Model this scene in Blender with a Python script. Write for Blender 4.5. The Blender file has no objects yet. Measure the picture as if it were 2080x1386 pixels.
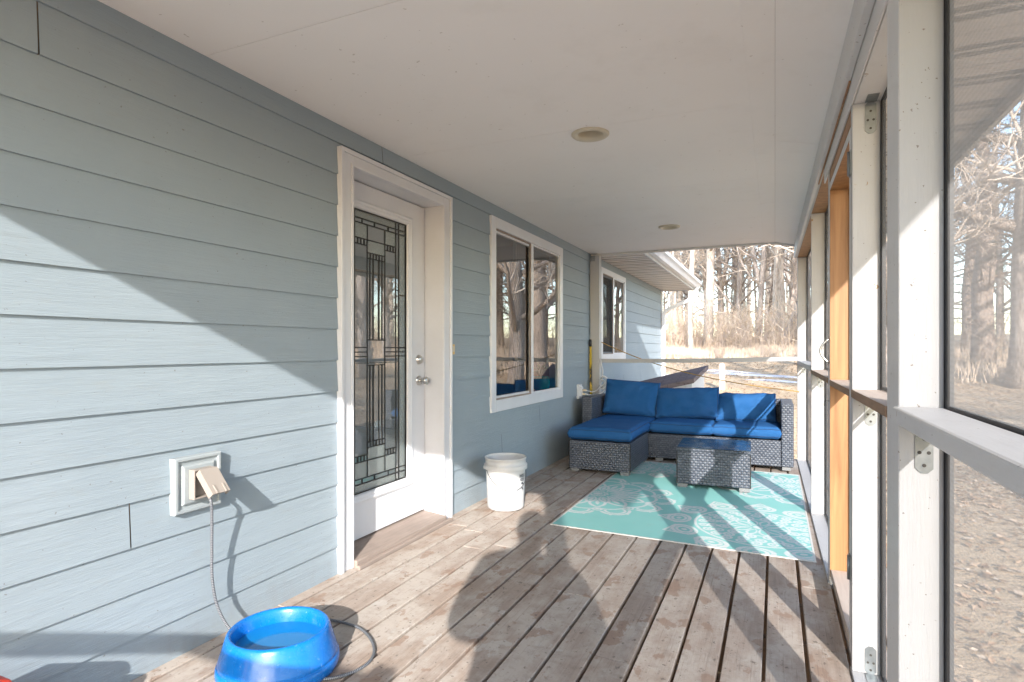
import bpy, bmesh, math, random
import numpy as np
from mathutils import Vector, Matrix, noise as mnoise

# ------------------------------------------------------------------ camera, world, sun, exposure
sc = bpy.context.scene
COL = sc.collection
F, CX, HY, W0, CAMZ = 1200.0, 1040.0, 709.0, 2080.0, 1.157
TH = math.atan(534.0 / F)
CT, ST = math.cos(TH), math.sin(TH)

cam_d = bpy.data.cameras.new("camera")
cam = bpy.data.objects.new("camera", cam_d)
COL.objects.link(cam)
cam.location = (0, 0, CAMZ)
cam.rotation_euler = (math.radians(90), 0, TH)
cam_d.sensor_width = 36.0
cam_d.lens = 36.0 * F / W0
cam_d.shift_y = (HY - 693.0) / W0
cam_d.clip_start = 0.02
cam_d.clip_end = 600
sc.camera = cam

SUN = Vector((0.39, -1.0, 0.448)).normalized()          # towards the sun
world = bpy.data.worlds.new("World")
sc.world = world
world.use_nodes = True
wn = world.node_tree
wn.nodes.clear()
sky = wn.nodes.new("ShaderNodeTexSky")
sky.sky_type = 'NISHITA'
sky.sun_disc = False
sky.sun_elevation = math.asin(SUN.z)
sky.sun_rotation = math.atan2(SUN.x, SUN.y)
sky.air_density = 1.0
sky.dust_density = 0.6
sky.ozone_density = 1.0
bg = wn.nodes.new("ShaderNodeBackground")
bg.inputs[1].default_value = 0.15
wo = wn.nodes.new("ShaderNodeOutputWorld")
wn.links.new(sky.outputs[0], bg.inputs[0])
wn.links.new(bg.outputs[0], wo.inputs[0])

sun_d = bpy.data.lights.new("sun", 'SUN')
sun_d.energy = 2.0
sun_d.angle = math.radians(0.55)
sun_d.color = (1.0, 0.95, 0.90)
sun_o = bpy.data.objects.new("sun", sun_d)
COL.objects.link(sun_o)
sun_o.rotation_euler = SUN.to_track_quat('Z', 'Y').to_euler()

sc.view_settings.view_transform = 'Standard'
sc.view_settings.look = 'None'
sc.view_settings.gamma = 1.0
sc.view_settings.use_curve_mapping = False
sc.view_settings.exposure = 2.38
sc.render.engine = 'CYCLES'
sc.cycles.max_bounces = 12
sc.cycles.diffuse_bounces = 7
sc.cycles.transparent_max_bounces = 16
sc.cycles.caustics_reflective = False
sc.cycles.caustics_refractive = False
sc.cycles.sample_clamp_indirect = 6.0
try:
    sc.cycles.use_denoising = True
except Exception:
    pass


def at(px, py, x=None, y=None, z=None, d=None):
    """the point of the place that the survey photograph shows at (px, py), on a known plane"""
    l, u = (px - CX) / F, (HY - py) / F
    r = Vector((CT * l - ST, ST * l + CT, u))
    if x is not None:
        t = x / r.x
    elif y is not None:
        t = y / r.y
    elif z is not None:
        t = (z - CAMZ) / r.z
    else:
        t = d
    return Vector((0, 0, CAMZ)) + r * t


# ------------------------------------------------------------------ object helpers
class MB:
    """collects shapes and links them as ONE mesh object"""

    def __init__(self):
        self.v, self.f, self.m, self.uv, self.sm = [], [], [], {}, []

    def face(self, idx, mi=0, uv=None, smooth=False):
        if uv is not None:
            self.uv[len(self.f)] = uv
        self.f.append(tuple(idx)); self.m.append(mi); self.sm.append(smooth)

    def quad(self, a, b, c, d, mi=0, uv=None):
        n = len(self.v)
        self.v += [tuple(a), tuple(b), tuple(c), tuple(d)]
        self.face((n, n + 1, n + 2, n + 3), mi, uv)

    def poly(self, pts, mi=0):
        n = len(self.v)
        self.v += [tuple(p) for p in pts]
        self.face(range(n, n + len(pts)), mi)

    def box(self, x0, x1, y0, y1, z0, z1, mi=0, top=None, side=None, M=None):
        n = len(self.v)
        c = [(x0, y0, z0), (x1, y0, z0), (x1, y1, z0), (x0, y1, z0), (x0, y0, z1), (x1, y0, z1), (x1, y1, z1), (x0, y1, z1)]
        if M is not None:
            c = [tuple(M @ Vector(p)) for p in c]
        self.v += c
        t = mi if top is None else top
        s = mi if side is None else side
        self.face((n, n + 3, n + 2, n + 1), mi)
        self.face((n + 4, n + 5, n + 6, n + 7), t)
        self.face((n, n + 1, n + 5, n + 4), mi)
        self.face((n + 1, n + 2, n + 6, n + 5), mi)
        self.face((n + 2, n + 3, n + 7, n + 6), mi)
        self.face((n + 3, n, n + 4, n + 7), s)

    def prism(self, pts, a, b, axis='y', mi=0):
        """pts: outline in the two other axes, extruded a..b along axis"""
        n, k = len(self.v), len(pts)
        for t in (a, b):
            for p, q in pts:
                self.v.append({'y': (p, t, q), 'x': (t, p, q), 'z': (p, q, t)}[axis])
        self.face(list(range(n, n + k)), mi)
        self.face(list(range(n + 2 * k - 1, n + k - 1, -1)), mi)
        for i in range(k):
            j = (i + 1) % k
            self.face((n + i, n + k + i, n + k + j, n + j), mi)

    def tube(self, path, rad, sides=8, mi=0, caps=True, smooth=True, v_scale=1.0):
        path = [Vector(p) for p in path]
        if len(path) < 2:
            return
        rads = rad if isinstance(rad, (list, tuple)) else [rad] * len(path)
        n = len(self.v)
        up = Vector((0, 0, 1))
        prev = None
        L = 0.0
        lens = []
        for i, p in enumerate(path):
            if i:
                L += (p - path[i - 1]).length
            lens.append(L * v_scale)
            t = (path[min(i + 1, len(path) - 1)] - path[max(i - 1, 0)])
            t = t.normalized() if t.length > 1e-9 else up
            if prev is None:
                a = t.orthogonal().normalized()
            else:
                a = prev - t * prev.dot(t)
                a = a.normalized() if a.length > 1e-6 else t.orthogonal().normalized()
            prev = a
            b = t.cross(a)
            for s in range(sides):
                an = 2 * math.pi * s / sides
                self.v.append(tuple(p + (a * math.cos(an) + b * math.sin(an)) * rads[i]))
        for i in range(len(path) - 1):
            for s in range(sides):
                q = (s + 1) % sides
                u0, u1 = s / sides, (s + 1) / sides
                self.face((n + i * sides + s, n + i * sides + q, n + (i + 1) * sides + q, n + (i + 1) * sides + s), mi,
                          [(u0, lens[i]), (u1, lens[i]), (u1, lens[i + 1]), (u0, lens[i + 1])], smooth)
        if caps:
            self.face(list(range(n + sides - 1, n - 1, -1)), mi)
            e = n + (len(path) - 1) * sides
            self.face(list(range(e, e + sides)), mi)

    def lathe(self, prof, c=(0, 0, 0), seg=48, mi=0, closed=False, sq=None):
        n, k = len(self.v), len(prof)
        for s in range(seg):
            a = 2 * math.pi * s / seg
            ca, sa = math.cos(a), math.sin(a)
            for r, z in prof:
                self.v.append((c[0] + r * ca, c[1] + r * sa, c[2] + z))
        for s in range(seg):
            q = (s + 1) % seg
            for i in range(k - 1 if not closed else k):
                j = (i + 1) % k
                self.face((n + s * k + i, n + q * k + i, n + q * k + j, n + s * k + j), mi, None, True)

    def disc(self, c, r, seg=32, mi=0, z=0.0):
        n = len(self.v)
        for s in range(seg):
            a = 2 * math.pi * s / seg
            self.v.append((c[0] + r * math.cos(a), c[1] + r * math.sin(a), c[2]))
        self.face(list(range(n, n + seg)), mi)

    def build(self, name, mats, parent=None, bev=0.0, uv=True, seg=2, shear=False):
        if not isinstance(mats, (list, tuple)):
            mats = [mats]
        base = Vector((0, 0, 0))
        p = parent
        while p is not None:
            base += Vector(p.location)
            p = p.parent
        V = [(x - base.x, y - base.y, z - base.z) for x, y, z in self.v]
        if shear:
            V = [(x + SH(y + base.y), y, z) for x, y, z in V]
        me = bpy.data.meshes.new(name)
        me.from_pydata(V, [], self.f)
        for m in mats:
            me.materials.append(m)
        me.polygons.foreach_set('material_index', self.m)
        me.polygons.foreach_set('use_smooth', self.sm)
        if uv:
            ul = me.uv_layers.new(name="UVMap")
            for pi, pol in enumerate(me.polygons):
                cu = self.uv.get(pi)
                nrm = pol.normal
                ax = max(range(3), key=lambda i: abs(nrm[i]))
                for k, li in enumerate(pol.loop_indices):
                    if cu is not None:
                        ul.data[li].uv = cu[k]
                    else:
                        co = V[me.loops[li].vertex_index]
                        co = (co[0] + base.x, co[1] + base.y, co[2] + base.z)
                        ul.data[li].uv = ((co[1], co[2]), (co[0], co[2]), (co[0], co[1]))[ax]
        me.update()
        o = bpy.data.objects.new(name, me)
        COL.objects.link(o)
        if parent is not None:
            o.parent = parent
        if bev > 0:
            b = o.modifiers.new("bevel", 'BEVEL')
            b.width = bev; b.segments = seg; b.limit_method = 'ANGLE'; b.angle_limit = math.radians(40)
        return o


def SH(y):                                       # the screened wall is a touch out of parallel with the house
    return 0.280 - 0.009 * y


def tag(o, label, cat, group=None, kind=None):
    if label: o['label'] = label
    if cat: o['category'] = cat
    if group: o['group'] = group
    if kind: o['kind'] = kind
    return o


def thing(name, label, cat, loc=(0, 0, 0), group=None):
    o = bpy.data.objects.new(name, None)
    o.empty_display_size = 0.1
    COL.objects.link(o)
    o.location = loc
    return tag(o, label, cat, group)


def copy_tree(o, parent=None):
    c = o.copy()
    COL.objects.link(c)
    if parent is not None:
        c.parent = parent
    for ch in list(o.children):
        copy_tree(ch, c)
    return c


# ------------------------------------------------------------------ material helpers
class NM:
    def __init__(self, name, rough=0.6, spec=0.5):
        self.mat = bpy.data.materials.new(name)
        self.mat.use_nodes = True
        self.nt = self.mat.node_tree
        self.b = self.nt.nodes["Principled BSDF"]
        self.out = self.nt.nodes["Material Output"]
        self.b.inputs["Roughness"].default_value = rough
        self.b.inputs["Specular IOR Level"].default_value = spec

    def n(self, t, **kw):
        nd = self.nt.nodes.new(t)
        for k, v in kw.items():
            setattr(nd, k, v)
        return nd

    def l(self, a, b):
        self.nt.links.new(a, b)

    def co(self, kind="Object", scale=(1, 1, 1), rot=(0, 0, 0), loc=(0, 0, 0)):
        t = self.n("ShaderNodeTexCoord")
        m = self.n("ShaderNodeMapping")
        m.inputs["Scale"].default_value = scale
        m.inputs["Rotation"].default_value = rot
        m.inputs["Location"].default_value = loc
        self.l(t.outputs[kind], m.inputs[0])
        return m.outputs[0]

    def noise(self, vec, scale, detail=4, rough=0.55, dist=0.0):
        t = self.n("ShaderNodeTexNoise")
        t.inputs["Scale"].default_value = scale
        t.inputs["Detail"].default_value = detail
        t.inputs["Roughness"].default_value = rough
        t.inputs["Distortion"].default_value = dist
        if vec is not None:
            self.l(vec, t.inputs["Vector"])
        return t.outputs["Fac"]

    def ramp(self, fac, stops, interp='LINEAR'):
        r = self.n("ShaderNodeValToRGB")
        r.color_ramp.interpolation = interp
        e = r.color_ramp.elements
        while len(e) < len(stops):
            e.new(0.5)
        for el, (p, c) in zip(e, stops):
            el.position = p
            el.color = (c if len(c) == 4 else (*c, 1)) if isinstance(c, tuple) else (c, c, c, 1)
        self.l(fac, r.inputs[0])
        return r.outputs[0]

    def mix(self, fac, a, b, blend='MIX'):
        m = self.n("ShaderNodeMix", data_type='RGBA', blend_type=blend)
        for sock, val in ((m.inputs[0], fac), (m.inputs[6], a), (m.inputs[7], b)):
            if isinstance(val, (int, float)):
                sock.default_value = val if sock.type == 'VALUE' else (val, val, val, 1)
            elif isinstance(val, tuple):
                sock.default_value = (*val, 1) if len(val) == 3 else val
            else:
                self.l(val, sock)
        return m.outputs[2]

    def math(self, op, a, b=0.0, clamp=False):
        m = self.n("ShaderNodeMath", operation=op, use_clamp=clamp)
        for s, v in ((m.inputs[0], a), (m.inputs[1], b)):
            if isinstance(v, (int, float)):
                s.default_value = v
            else:
                self.l(v, s)
        return m.outputs[0]

    def base(self, c):
        if isinstance(c, tuple):
            self.b.inputs["Base Color"].default_value = (*c, 1)
        else:
            self.l(c, self.b.inputs["Base Color"])

    def rough(self, s):
        self.l(s, self.b.inputs["Roughness"])

    def bump(self, h, strength=0.3, dist=0.01, prev=None):
        b = self.n("ShaderNodeBump")
        b.inputs["Strength"].default_value = strength
        b.inputs["Distance"].default_value = dist
        self.l(h, b.inputs["Height"])
        if prev is not None:
            self.l(prev, b.inputs["Normal"])
        self.l(b.outputs[0], self.b.inputs["Normal"])
        return b.outputs[0]


MAT = {}


def painted(name, col, dirt=(0.45, 0.40, 0.34), dirt_amt=0.25, rough=0.5, grain=(3, 3, 40), flecks=False, grain_amt=0.15):
    m = NM(name, rough)
    v = m.co("Object")
    n1 = m.noise(v, 2.3, 6, 0.6)
    c = m.mix(m.ramp(n1, [(0.35, 0.0), (0.8, 1.0)]), col, tuple(x * 0.88 for x in col))
    n2 = m.noise(v, 9.0, 8, 0.7)
    d = m.ramp(n2, [(0.56, 0.0), (0.78, dirt_amt)])
    c = m.mix(d, c, dirt)
    if flecks:
        n3 = m.noise(m.co("Object", (1, 1, 0.55)), 24.0, 3, 0.6)
        f = m.ramp(n3, [(0.715, 0.0), (0.735, 1.0)])
        c = m.mix(f, c, (0.30, 0.19, 0.10))
        n5 = m.noise(v, 90.0, 2, 0.5)
        f5 = m.ramp(n5, [(0.725, 0.0), (0.75, 0.8)])
        c = m.mix(f5, c, (0.16, 0.12, 0.09))
    m.base(c)
    g = m.noise(m.co("Object", grain), 6.0, 5, 0.6)
    m.bump(g, grain_amt, 0.004)
    MAT[name] = m.mat
    return m


def wood(name, a, b, scale=(30, 2, 30), rough=0.6, knots=True):
    m = NM(name, rough)
    v = m.co("Object", scale)
    n = m.noise(v, 1.6, 6, 0.62, 0.6)
    c = m.mix(m.ramp(n, [(0.3, 0.0), (0.7, 1.0)]), a, b)
    n2 = m.noise(m.co("Object"), 3.0, 4)
    c = m.mix(m.ramp(n2, [(0.55, 0.0), (0.75, 0.45)]), c, tuple(x * 0.55 for x in a))
    m.base(c)
    m.bump(n, 0.15, 0.003)
    MAT[name] = m.mat
    return m


# siding: embossed fibre cement lap boards
m = NM("siding_paint", 0.62, 0.35)
isl = m.n("ShaderNodeNewGeometry")
uvv = m.co("UV")
n1 = m.noise(uvv, 1.1, 5, 0.6)
c = m.mix(m.ramp(n1, [(0.3, 0.0), (0.7, 1.0)]), (0.258, 0.314, 0.356), (0.292, 0.346, 0.386))
c = m.mix(m.math('MULTIPLY', isl.outputs["Random Per Island"], 0.18), c, (0.27, 0.32, 0.35))
n2 = m.noise(m.co("UV", (1.5, 6, 1)), 3.0, 6, 0.7)
c = m.mix(m.ramp(n2, [(0.58, 0.0), (0.8, 0.35)]), c, (0.27, 0.27, 0.235))
n3 = m.noise(uvv, 60, 2, 0.5)
c = m.mix(m.ramp(n3, [(0.72, 0.0), (0.745, 0.6)]), c, (0.14, 0.12, 0.10))
sz_ = m.n("ShaderNodeSeparateXYZ"); m.l(m.co("UV"), sz_.inputs[0])
splash = m.math('MULTIPLY', m.ramp(sz_.outputs[1], [(0.0, 1.0), (0.22, 0.0)]), m.ramp(m.noise(m.co("UV", (3, 1.2, 1)), 6, 6, 0.7), [(0.42, 0.0), (0.7, 0.25)]))
c = m.mix(splash, c, (0.24, 0.22, 0.19))
m.base(c)
gr = m.n("ShaderNodeTexWave", wave_type='BANDS', bands_direction='Y', wave_profile='SAW')
gr.inputs["Scale"].default_value = 16.0
gr.inputs["Distortion"].default_value = 9.0
gr.inputs["Detail"].default_value = 3.0
gr.inputs["Detail Scale"].default_value = 1.2
m.l(m.co("UV", (0.16, 1.5, 1)), gr.inputs["Vector"])
g2 = m.noise(m.co("UV", (4, 70, 1)), 5.0, 5, 0.6)
h = m.math('ADD', m.math('MULTIPLY', gr.outputs["Fac"], 0.75), m.math('MULTIPLY', g2, 0.8))
m.bump(h, 0.45, 0.004)
MAT["siding"] = m.mat

m = NM("dark_backing", 0.9); m.base((0.06, 0.055, 0.05)); MAT["dark"] = m.mat
m = NM("joint_stain", 0.9); m.base((0.20, 0.155, 0.11)); MAT["joint"] = m.mat
painted("white_paint", (0.62, 0.62, 0.62), rough=0.42, dirt_amt=0.2)
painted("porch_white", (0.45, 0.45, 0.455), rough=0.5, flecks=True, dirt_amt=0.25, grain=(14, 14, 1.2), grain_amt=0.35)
painted("lifted_white", (0.66, 0.65, 0.64), rough=0.5, flecks=True, dirt_amt=0.25, grain=(14, 1.2, 14), grain_amt=0.3)  # porch white lightened for shaded woodwork, brightness put into the colour
painted("trim_white", (0.64, 0.645, 0.675), rough=0.35, dirt_amt=0.12, grain_amt=0.05)
painted("door_white", (0.66, 0.66, 0.685), rough=0.38, dirt_amt=0.08, grain_amt=0.04)
painted("vinyl_white", (0.68, 0.69, 0.72), rough=0.3, dirt_amt=0.06, grain_amt=0.02)
painted("outlet_paint", (0.30, 0.335, 0.35), dirt=(0.50, 0.49, 0.46), dirt_amt=0.8, rough=0.6)
painted("outlet_cover", (0.30, 0.265, 0.235), dirt=(0.3, 0.25, 0.2), dirt_amt=0.5, rough=0.5, grain_amt=0.03)
painted("cream_trim", (0.62, 0.55, 0.43), dirt=(0.45, 0.36, 0.25), dirt_amt=0.3, rough=0.4, grain_amt=0.02)
wood("cedar", (0.43, 0.225, 0.095), (0.22, 0.10, 0.036), (17, 17, 0.8), 0.5)
wood("raw_wood", (0.36, 0.235, 0.15), (0.22, 0.14, 0.09), (26, 2.2, 26), 0.75)
wood("raw_top", (0.56, 0.47, 0.40), (0.46, 0.38, 0.32), (26, 2.2, 26), 0.75)
wood("sill_wood", (0.33, 0.265, 0.225), (0.24, 0.19, 0.16), (30, 2, 30), 0.7)

# ceiling: painted plywood, rolled paint, faint dirt
m = NM("ceiling_paint", 0.55, 0.3)
v = m.co("Object")
c = m.mix(m.ramp(m.noise(v, 0.9, 4, 0.55), [(0.3, 0.0), (0.75, 1.0)]), (0.89, 0.85, 0.825), (0.85, 0.81, 0.785))
c = m.mix(m.ramp(m.noise(v, 3.2, 7, 0.7), [(0.55, 0.0), (0.85, 0.22)]), c, (0.62, 0.56, 0.50))
c = m.mix(m.ramp(m.noise(v, 30, 2), [(0.735, 0.0), (0.76, 0.5)]), c, (0.40, 0.33, 0.27))
m.base(c)
m.bump(m.noise(v, 55, 4, 0.6), 0.10, 0.002)
MAT["ceiling"] = m.mat

# soffit: vented vinyl, alternate perforated strips
m = NM("soffit_vinyl", 0.45)
v = m.co("Object")
sx = m.n("ShaderNodeSeparateXYZ"); m.l(v, sx.inputs[0])
fr = m.math('FRACT', m.math('MULTIPLY', sx.outputs[1], 1 / 0.30))
band = m.math('MULTIPLY', m.math('GREATER_THAN', fr, 0.62), m.math('LESS_THAN', m.math('ABSOLUTE', m.math('SUBTRACT', fr, 0.80)), 0.17))
seam = m.math('LESS_THAN', m.math('ABSOLUTE', m.math('SUBTRACT', fr, 0.80)), 0.025)
band = m.math('MULTIPLY', band, m.math('SUBTRACT', 1.0, seam))
vo = m.n("ShaderNodeTexVoronoi"); vo.inputs["Scale"].default_value = 200
m.l(m.co("Object", (0.5, 1, 1)), vo.inputs["Vector"])
hole = m.math('MULTIPLY', band, m.math('LESS_THAN', vo.outputs["Distance"], 0.62))
c = m.mix(hole, (0.66, 0.62, 0.60), (0.10, 0.09, 0.085))
c = m.mix(m.math('LESS_THAN', m.math('ABSOLUTE', m.math('SUBTRACT', fr, 0.3)), 0.02), c, (0.45, 0.42, 0.40))
m.base(c)
MAT["soffit"] = m.mat

# ribbed soffit of the wing
m = NM("wing_soffit_vinyl", 0.45)
m.base(m.mix(m.ramp(m.noise(m.co("Object"), 4, 4), [(0.4, 0.0), (0.8, 0.6)]), (0.74, 0.69, 0.65), (0.62, 0.55, 0.50)))
MAT["wing_soffit"] = m.mat

m = NM("soffit_groove_shade", 0.6); m.base((0.30, 0.25, 0.21)); MAT["soffit_groove_shade"] = m.mat  # brown puts the shade of the rib gaps into the colour

# deck boards: weathered, half-worn coating
m = NM("deck_boards", 0.72, 0.3)
geo = m.n("ShaderNodeNewGeometry")
rnd = geo.outputs["Random Per Island"]
off = m.n("ShaderNodeCombineXYZ"); m.l(m.math('MULTIPLY', rnd, 7.3), off.inputs[0]); m.l(m.math('MULTIPLY', rnd, 31.0), off.inputs[1])
va = m.n("ShaderNodeVectorMath", operation='ADD'); m.l(m.co("Object"), va.inputs[0]); m.l(off.outputs[0], va.inputs[1])
def stretched(vec, s):
    mp = m.n("ShaderNodeMapping"); mp.inputs["Scale"].default_value = s; m.l(vec, mp.inputs[0]); return mp.outputs[0]
streak = m.noise(stretched(va.outputs[0], (38, 1.6, 1)), 1.5, 7, 0.65, 0.5)
c = m.mix(m.ramp(streak, [(0.25, 0.0), (0.75, 1.0)]), (0.40, 0.318, 0.255), (0.255, 0.195, 0.158))
c = m.mix(m.math('MULTIPLY', rnd, 0.45), c, (0.40, 0.345, 0.305))
coat = m.noise(stretched(va.outputs[0], (2.2, 1.15, 1)), 2.2, 9, 0.66)
c = m.mix(m.ramp(coat, [(0.42, 0.0), (0.58, 0.85)]), c, (0.455, 0.405, 0.355))
peel = m.noise(stretched(va.outputs[0], (1.6, 1.1, 1)), 5.0, 6, 0.55)
c = m.mix(m.ramp(peel, [(0.60, 0.0), (0.62, 0.62)]), c, (0.27, 0.175, 0.125))
peel2 = m.noise(stretched(va.outputs[0], (1.4, 1.0, 1)), 3.1, 6, 0.6)
c = m.mix(m.ramp(peel2, [(0.63, 0.0), (0.645, 0.5)]), c, (0.50, 0.47, 0.43))
dark = m.noise(stretched(va.outputs[0], (4, 2.5, 1)), 9.0, 5, 0.6)
c = m.mix(m.ramp(dark, [(0.62, 0.0), (0.72, 0.75)]), c, (0.10, 0.078, 0.06))
crack = m.noise(stretched(va.outputs[0], (120, 2.2, 1)), 1.2, 5, 0.7, 0.3)
c = m.mix(m.ramp(crack, [(0.58, 0.0), (0.70, 0.55)]), c, (0.13, 0.095, 0.075))
grime = m.noise(va.outputs[0], 22, 7, 0.75)
c = m.mix(m.ramp(grime, [(0.50, 0.0), (0.72, 0.45)]), c, (0.20, 0.155, 0.125))
fleck = m.noise(va.outputs[0], 60, 3, 0.6)
c = m.mix(m.ramp(fleck, [(0.66, 0.0), (0.70, 0.7)]), c, (0.07, 0.055, 0.045))
m.base(c)
hh = m.math('ADD', streak, m.math('MULTIPLY', coat, 0.5))
m.bump(hh, 0.4, 0.005)
MAT["deck"] = m.mat

# wicker: flat strands, brick-laid
m = NM("wicker", 0.40, 0.5)
uvd = m.co("UV")
BW, RH = 0.036, 0.0215
br = m.n("ShaderNodeTexBrick")
br.offset = 0.5
br.inputs["Scale"].default_value = 1.0
br.inputs["Brick Width"].default_value = BW
br.inputs["Row Height"].default_value = RH
br.inputs["Mortar Size"].default_value = 0.0026
br.inputs["Mortar Smooth"].default_value = 1.0
br.inputs["Bias"].default_value = -0.1
br.inputs["Color1"].default_value = (0.095, 0.110, 0.140, 1)
br.inputs["Color2"].default_value = (0.036, 0.046, 0.070, 1)
br.inputs["Mortar"].default_value = (0.012, 0.015, 0.024, 1)
m.l(uvd, br.inputs["Vector"])
sx_ = m.n("ShaderNodeSeparateXYZ"); m.l(uvd, sx_.inputs[0])
row = m.math('FLOOR', m.math('MULTIPLY', sx_.outputs[1], 1 / RH))
par = m.math('MODULO', m.math('ABSOLUTE', row), 2.0)
ph = m.math('FRACT', m.math('ADD', m.math('MULTIPLY', sx_.outputs[0], 1 / BW), m.math('MULTIPLY', par, 0.5)))
hump = m.math('SINE', m.math('MULTIPLY', ph, math.pi))                 # each strand dives under its neighbours
vr = m.math('FRACT', m.math('MULTIPLY', sx_.outputs[1], 1 / RH))
vh = m.math('SINE', m.math('MULTIPLY', vr, math.pi))
strand = m.math('ADD', m.noise(m.co("UV", (30, 420, 1)), 1.0, 3), 0.0)
c = m.mix(m.ramp(strand, [(0.40, 0.0), (0.70, 0.5)]), br.outputs["Color"], (0.165, 0.18, 0.21))
c = m.mix(br.outputs["Fac"], c, (0.012, 0.015, 0.024))
m.base(c)
m.bump(m.math('ADD', m.math('MULTIPLY', m.math('POWER', hump, 0.6), 0.75), m.math('MULTIPLY', m.math('POWER', vh, 0.4), 0.5)), 1.0, 0.006)
MAT["wicker"] = m.mat

# cushions: woven polyester
m = NM("blue_fabric", 0.85, 0.12)
v = m.co("Object")
c = m.mix(m.ramp(m.noise(v, 5, 5, 0.6), [(0.3, 0.0), (0.75, 1.0)]), (0.016, 0.092, 0.255), (0.030, 0.115, 0.295))
c = m.mix(m.ramp(m.noise(v, 24, 5, 0.7), [(0.62, 0.0), (0.8, 0.35)]), c, (0.09, 0.16, 0.28))
m.base(c)
m.b.inputs["Sheen Weight"].default_value = 0.0
m.b.inputs["Sheen Roughness"].default_value = 0.45
m.bump(m.noise(v, 420, 2), 0.12, 0.001)
MAT["blue_fabric"] = m.mat
m = NM("blue_piping", 0.7); m.base((0.008, 0.05, 0.15)); MAT["piping"] = m.mat
m = NM("foot_plastic", 0.5); m.base((0.20, 0.205, 0.21)); MAT["foot"] = m.mat
m = NM("table_glass", 0.08, 0.9)
m.base(m.mix(m.ramp(m.noise(m.co("Object"), 6, 5), [(0.4, 0.0), (0.8, 1.0)]), (0.035, 0.05, 0.06), (0.07, 0.09, 0.10)))
m.rough(m.ramp(m.noise(m.co("Object"), 12, 5), [(0.3, 0.06), (0.8, 0.28)]))
MAT["table_glass"] = m.mat

# rug: woven plastic, pattern kept as a colour attribute
m = NM("rug_weave", 0.6, 0.3)
at_ = m.n("ShaderNodeAttribute"); at_.attribute_name = "pattern"
v = m.co("Object")
teal = m.mix(m.noise(v, 4, 4), (0.22, 0.53, 0.49), (0.28, 0.58, 0.54))
wht = m.mix(m.noise(v, 60, 3), (0.68, 0.69, 0.68), (0.56, 0.63, 0.61))
c = m.mix(at_.outputs["Fac"], teal, wht)
c = m.mix(m.ramp(m.noise(v, 11, 6, 0.7), [(0.55, 0.0), (0.85, 0.5)]), c, (0.36, 0.44, 0.41))
m.base(c)
rb = m.n("ShaderNodeTexWave", bands_direction='X'); rb.inputs["Scale"].default_value = 60
m.l(v, rb.inputs["Vector"])
m.bump(rb.outputs["Fac"], 0.25, 0.001)
MAT["rug"] = m.mat
m = NM("rug_edge", 0.7); m.base((0.60, 0.60, 0.57)); MAT["rug_edge"] = m.mat

# glass
def glassy(name, ior=1.75, tint=(0.8, 0.83, 0.82), body=None, body_amt=0.0, bumpy=0.0, bscale=60, rough=0.0):
    m = NM(name)
    m.nt.nodes.remove(m.b)
    fr_ = m.n("ShaderNodeFresnel"); fr_.inputs[0].default_value = ior
    gl = m.n("ShaderNodeBsdfGlossy"); gl.inputs["Roughness"].default_value = rough
    gl.inputs["Color"].default_value = (0.95, 0.95, 0.95, 1)
    tr = m.n("ShaderNodeBsdfTransparent"); tr.inputs[0].default_value = (*tint, 1)
    under = tr.outputs[0]
    if body is not None:
        df = m.n("ShaderNodeBsdfDiffuse"); df.inputs[0].default_value = (*body, 1)
        mx = m.n("ShaderNodeMixShader"); mx.inputs[0].default_value = body_amt
        m.l(tr.outputs[0], mx.inputs[1]); m.l(df.outputs[0], mx.inputs[2]); under = mx.outputs[0]
    if bumpy > 0:
        b = m.n("ShaderNodeBump"); b.inputs["Strength"].default_value = bumpy; b.inputs["Distance"].default_value = 0.004
        m.l(m.noise(m.co("Object"), bscale, 3, 0.6), b.inputs["Height"])
        m.l(b.outputs[0], gl.inputs["Normal"])
    m2 = m.n("ShaderNodeMixShader")
    m.l(fr_.outputs[0], m2.inputs[0]); m.l(under, m2.inputs[1]); m.l(gl.outputs[0], m2.inputs[2])
    m.l(m2.outputs[0], m.out.inputs[0])
    MAT[name] = m.mat

glassy("window_glass", 2.9, (0.78, 0.80, 0.79), bumpy=0.0)
glassy("door_glass", 3.2, (0.6, 0.66, 0.66), (0.34, 0.37, 0.37), 0.40, bumpy=0.03, bscale=12)
glassy("textured_glass", 2.4, (0.6, 0.66, 0.66), (0.26, 0.30, 0.29), 0.55, bumpy=0.9, bscale=140, rough=0.08)

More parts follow.
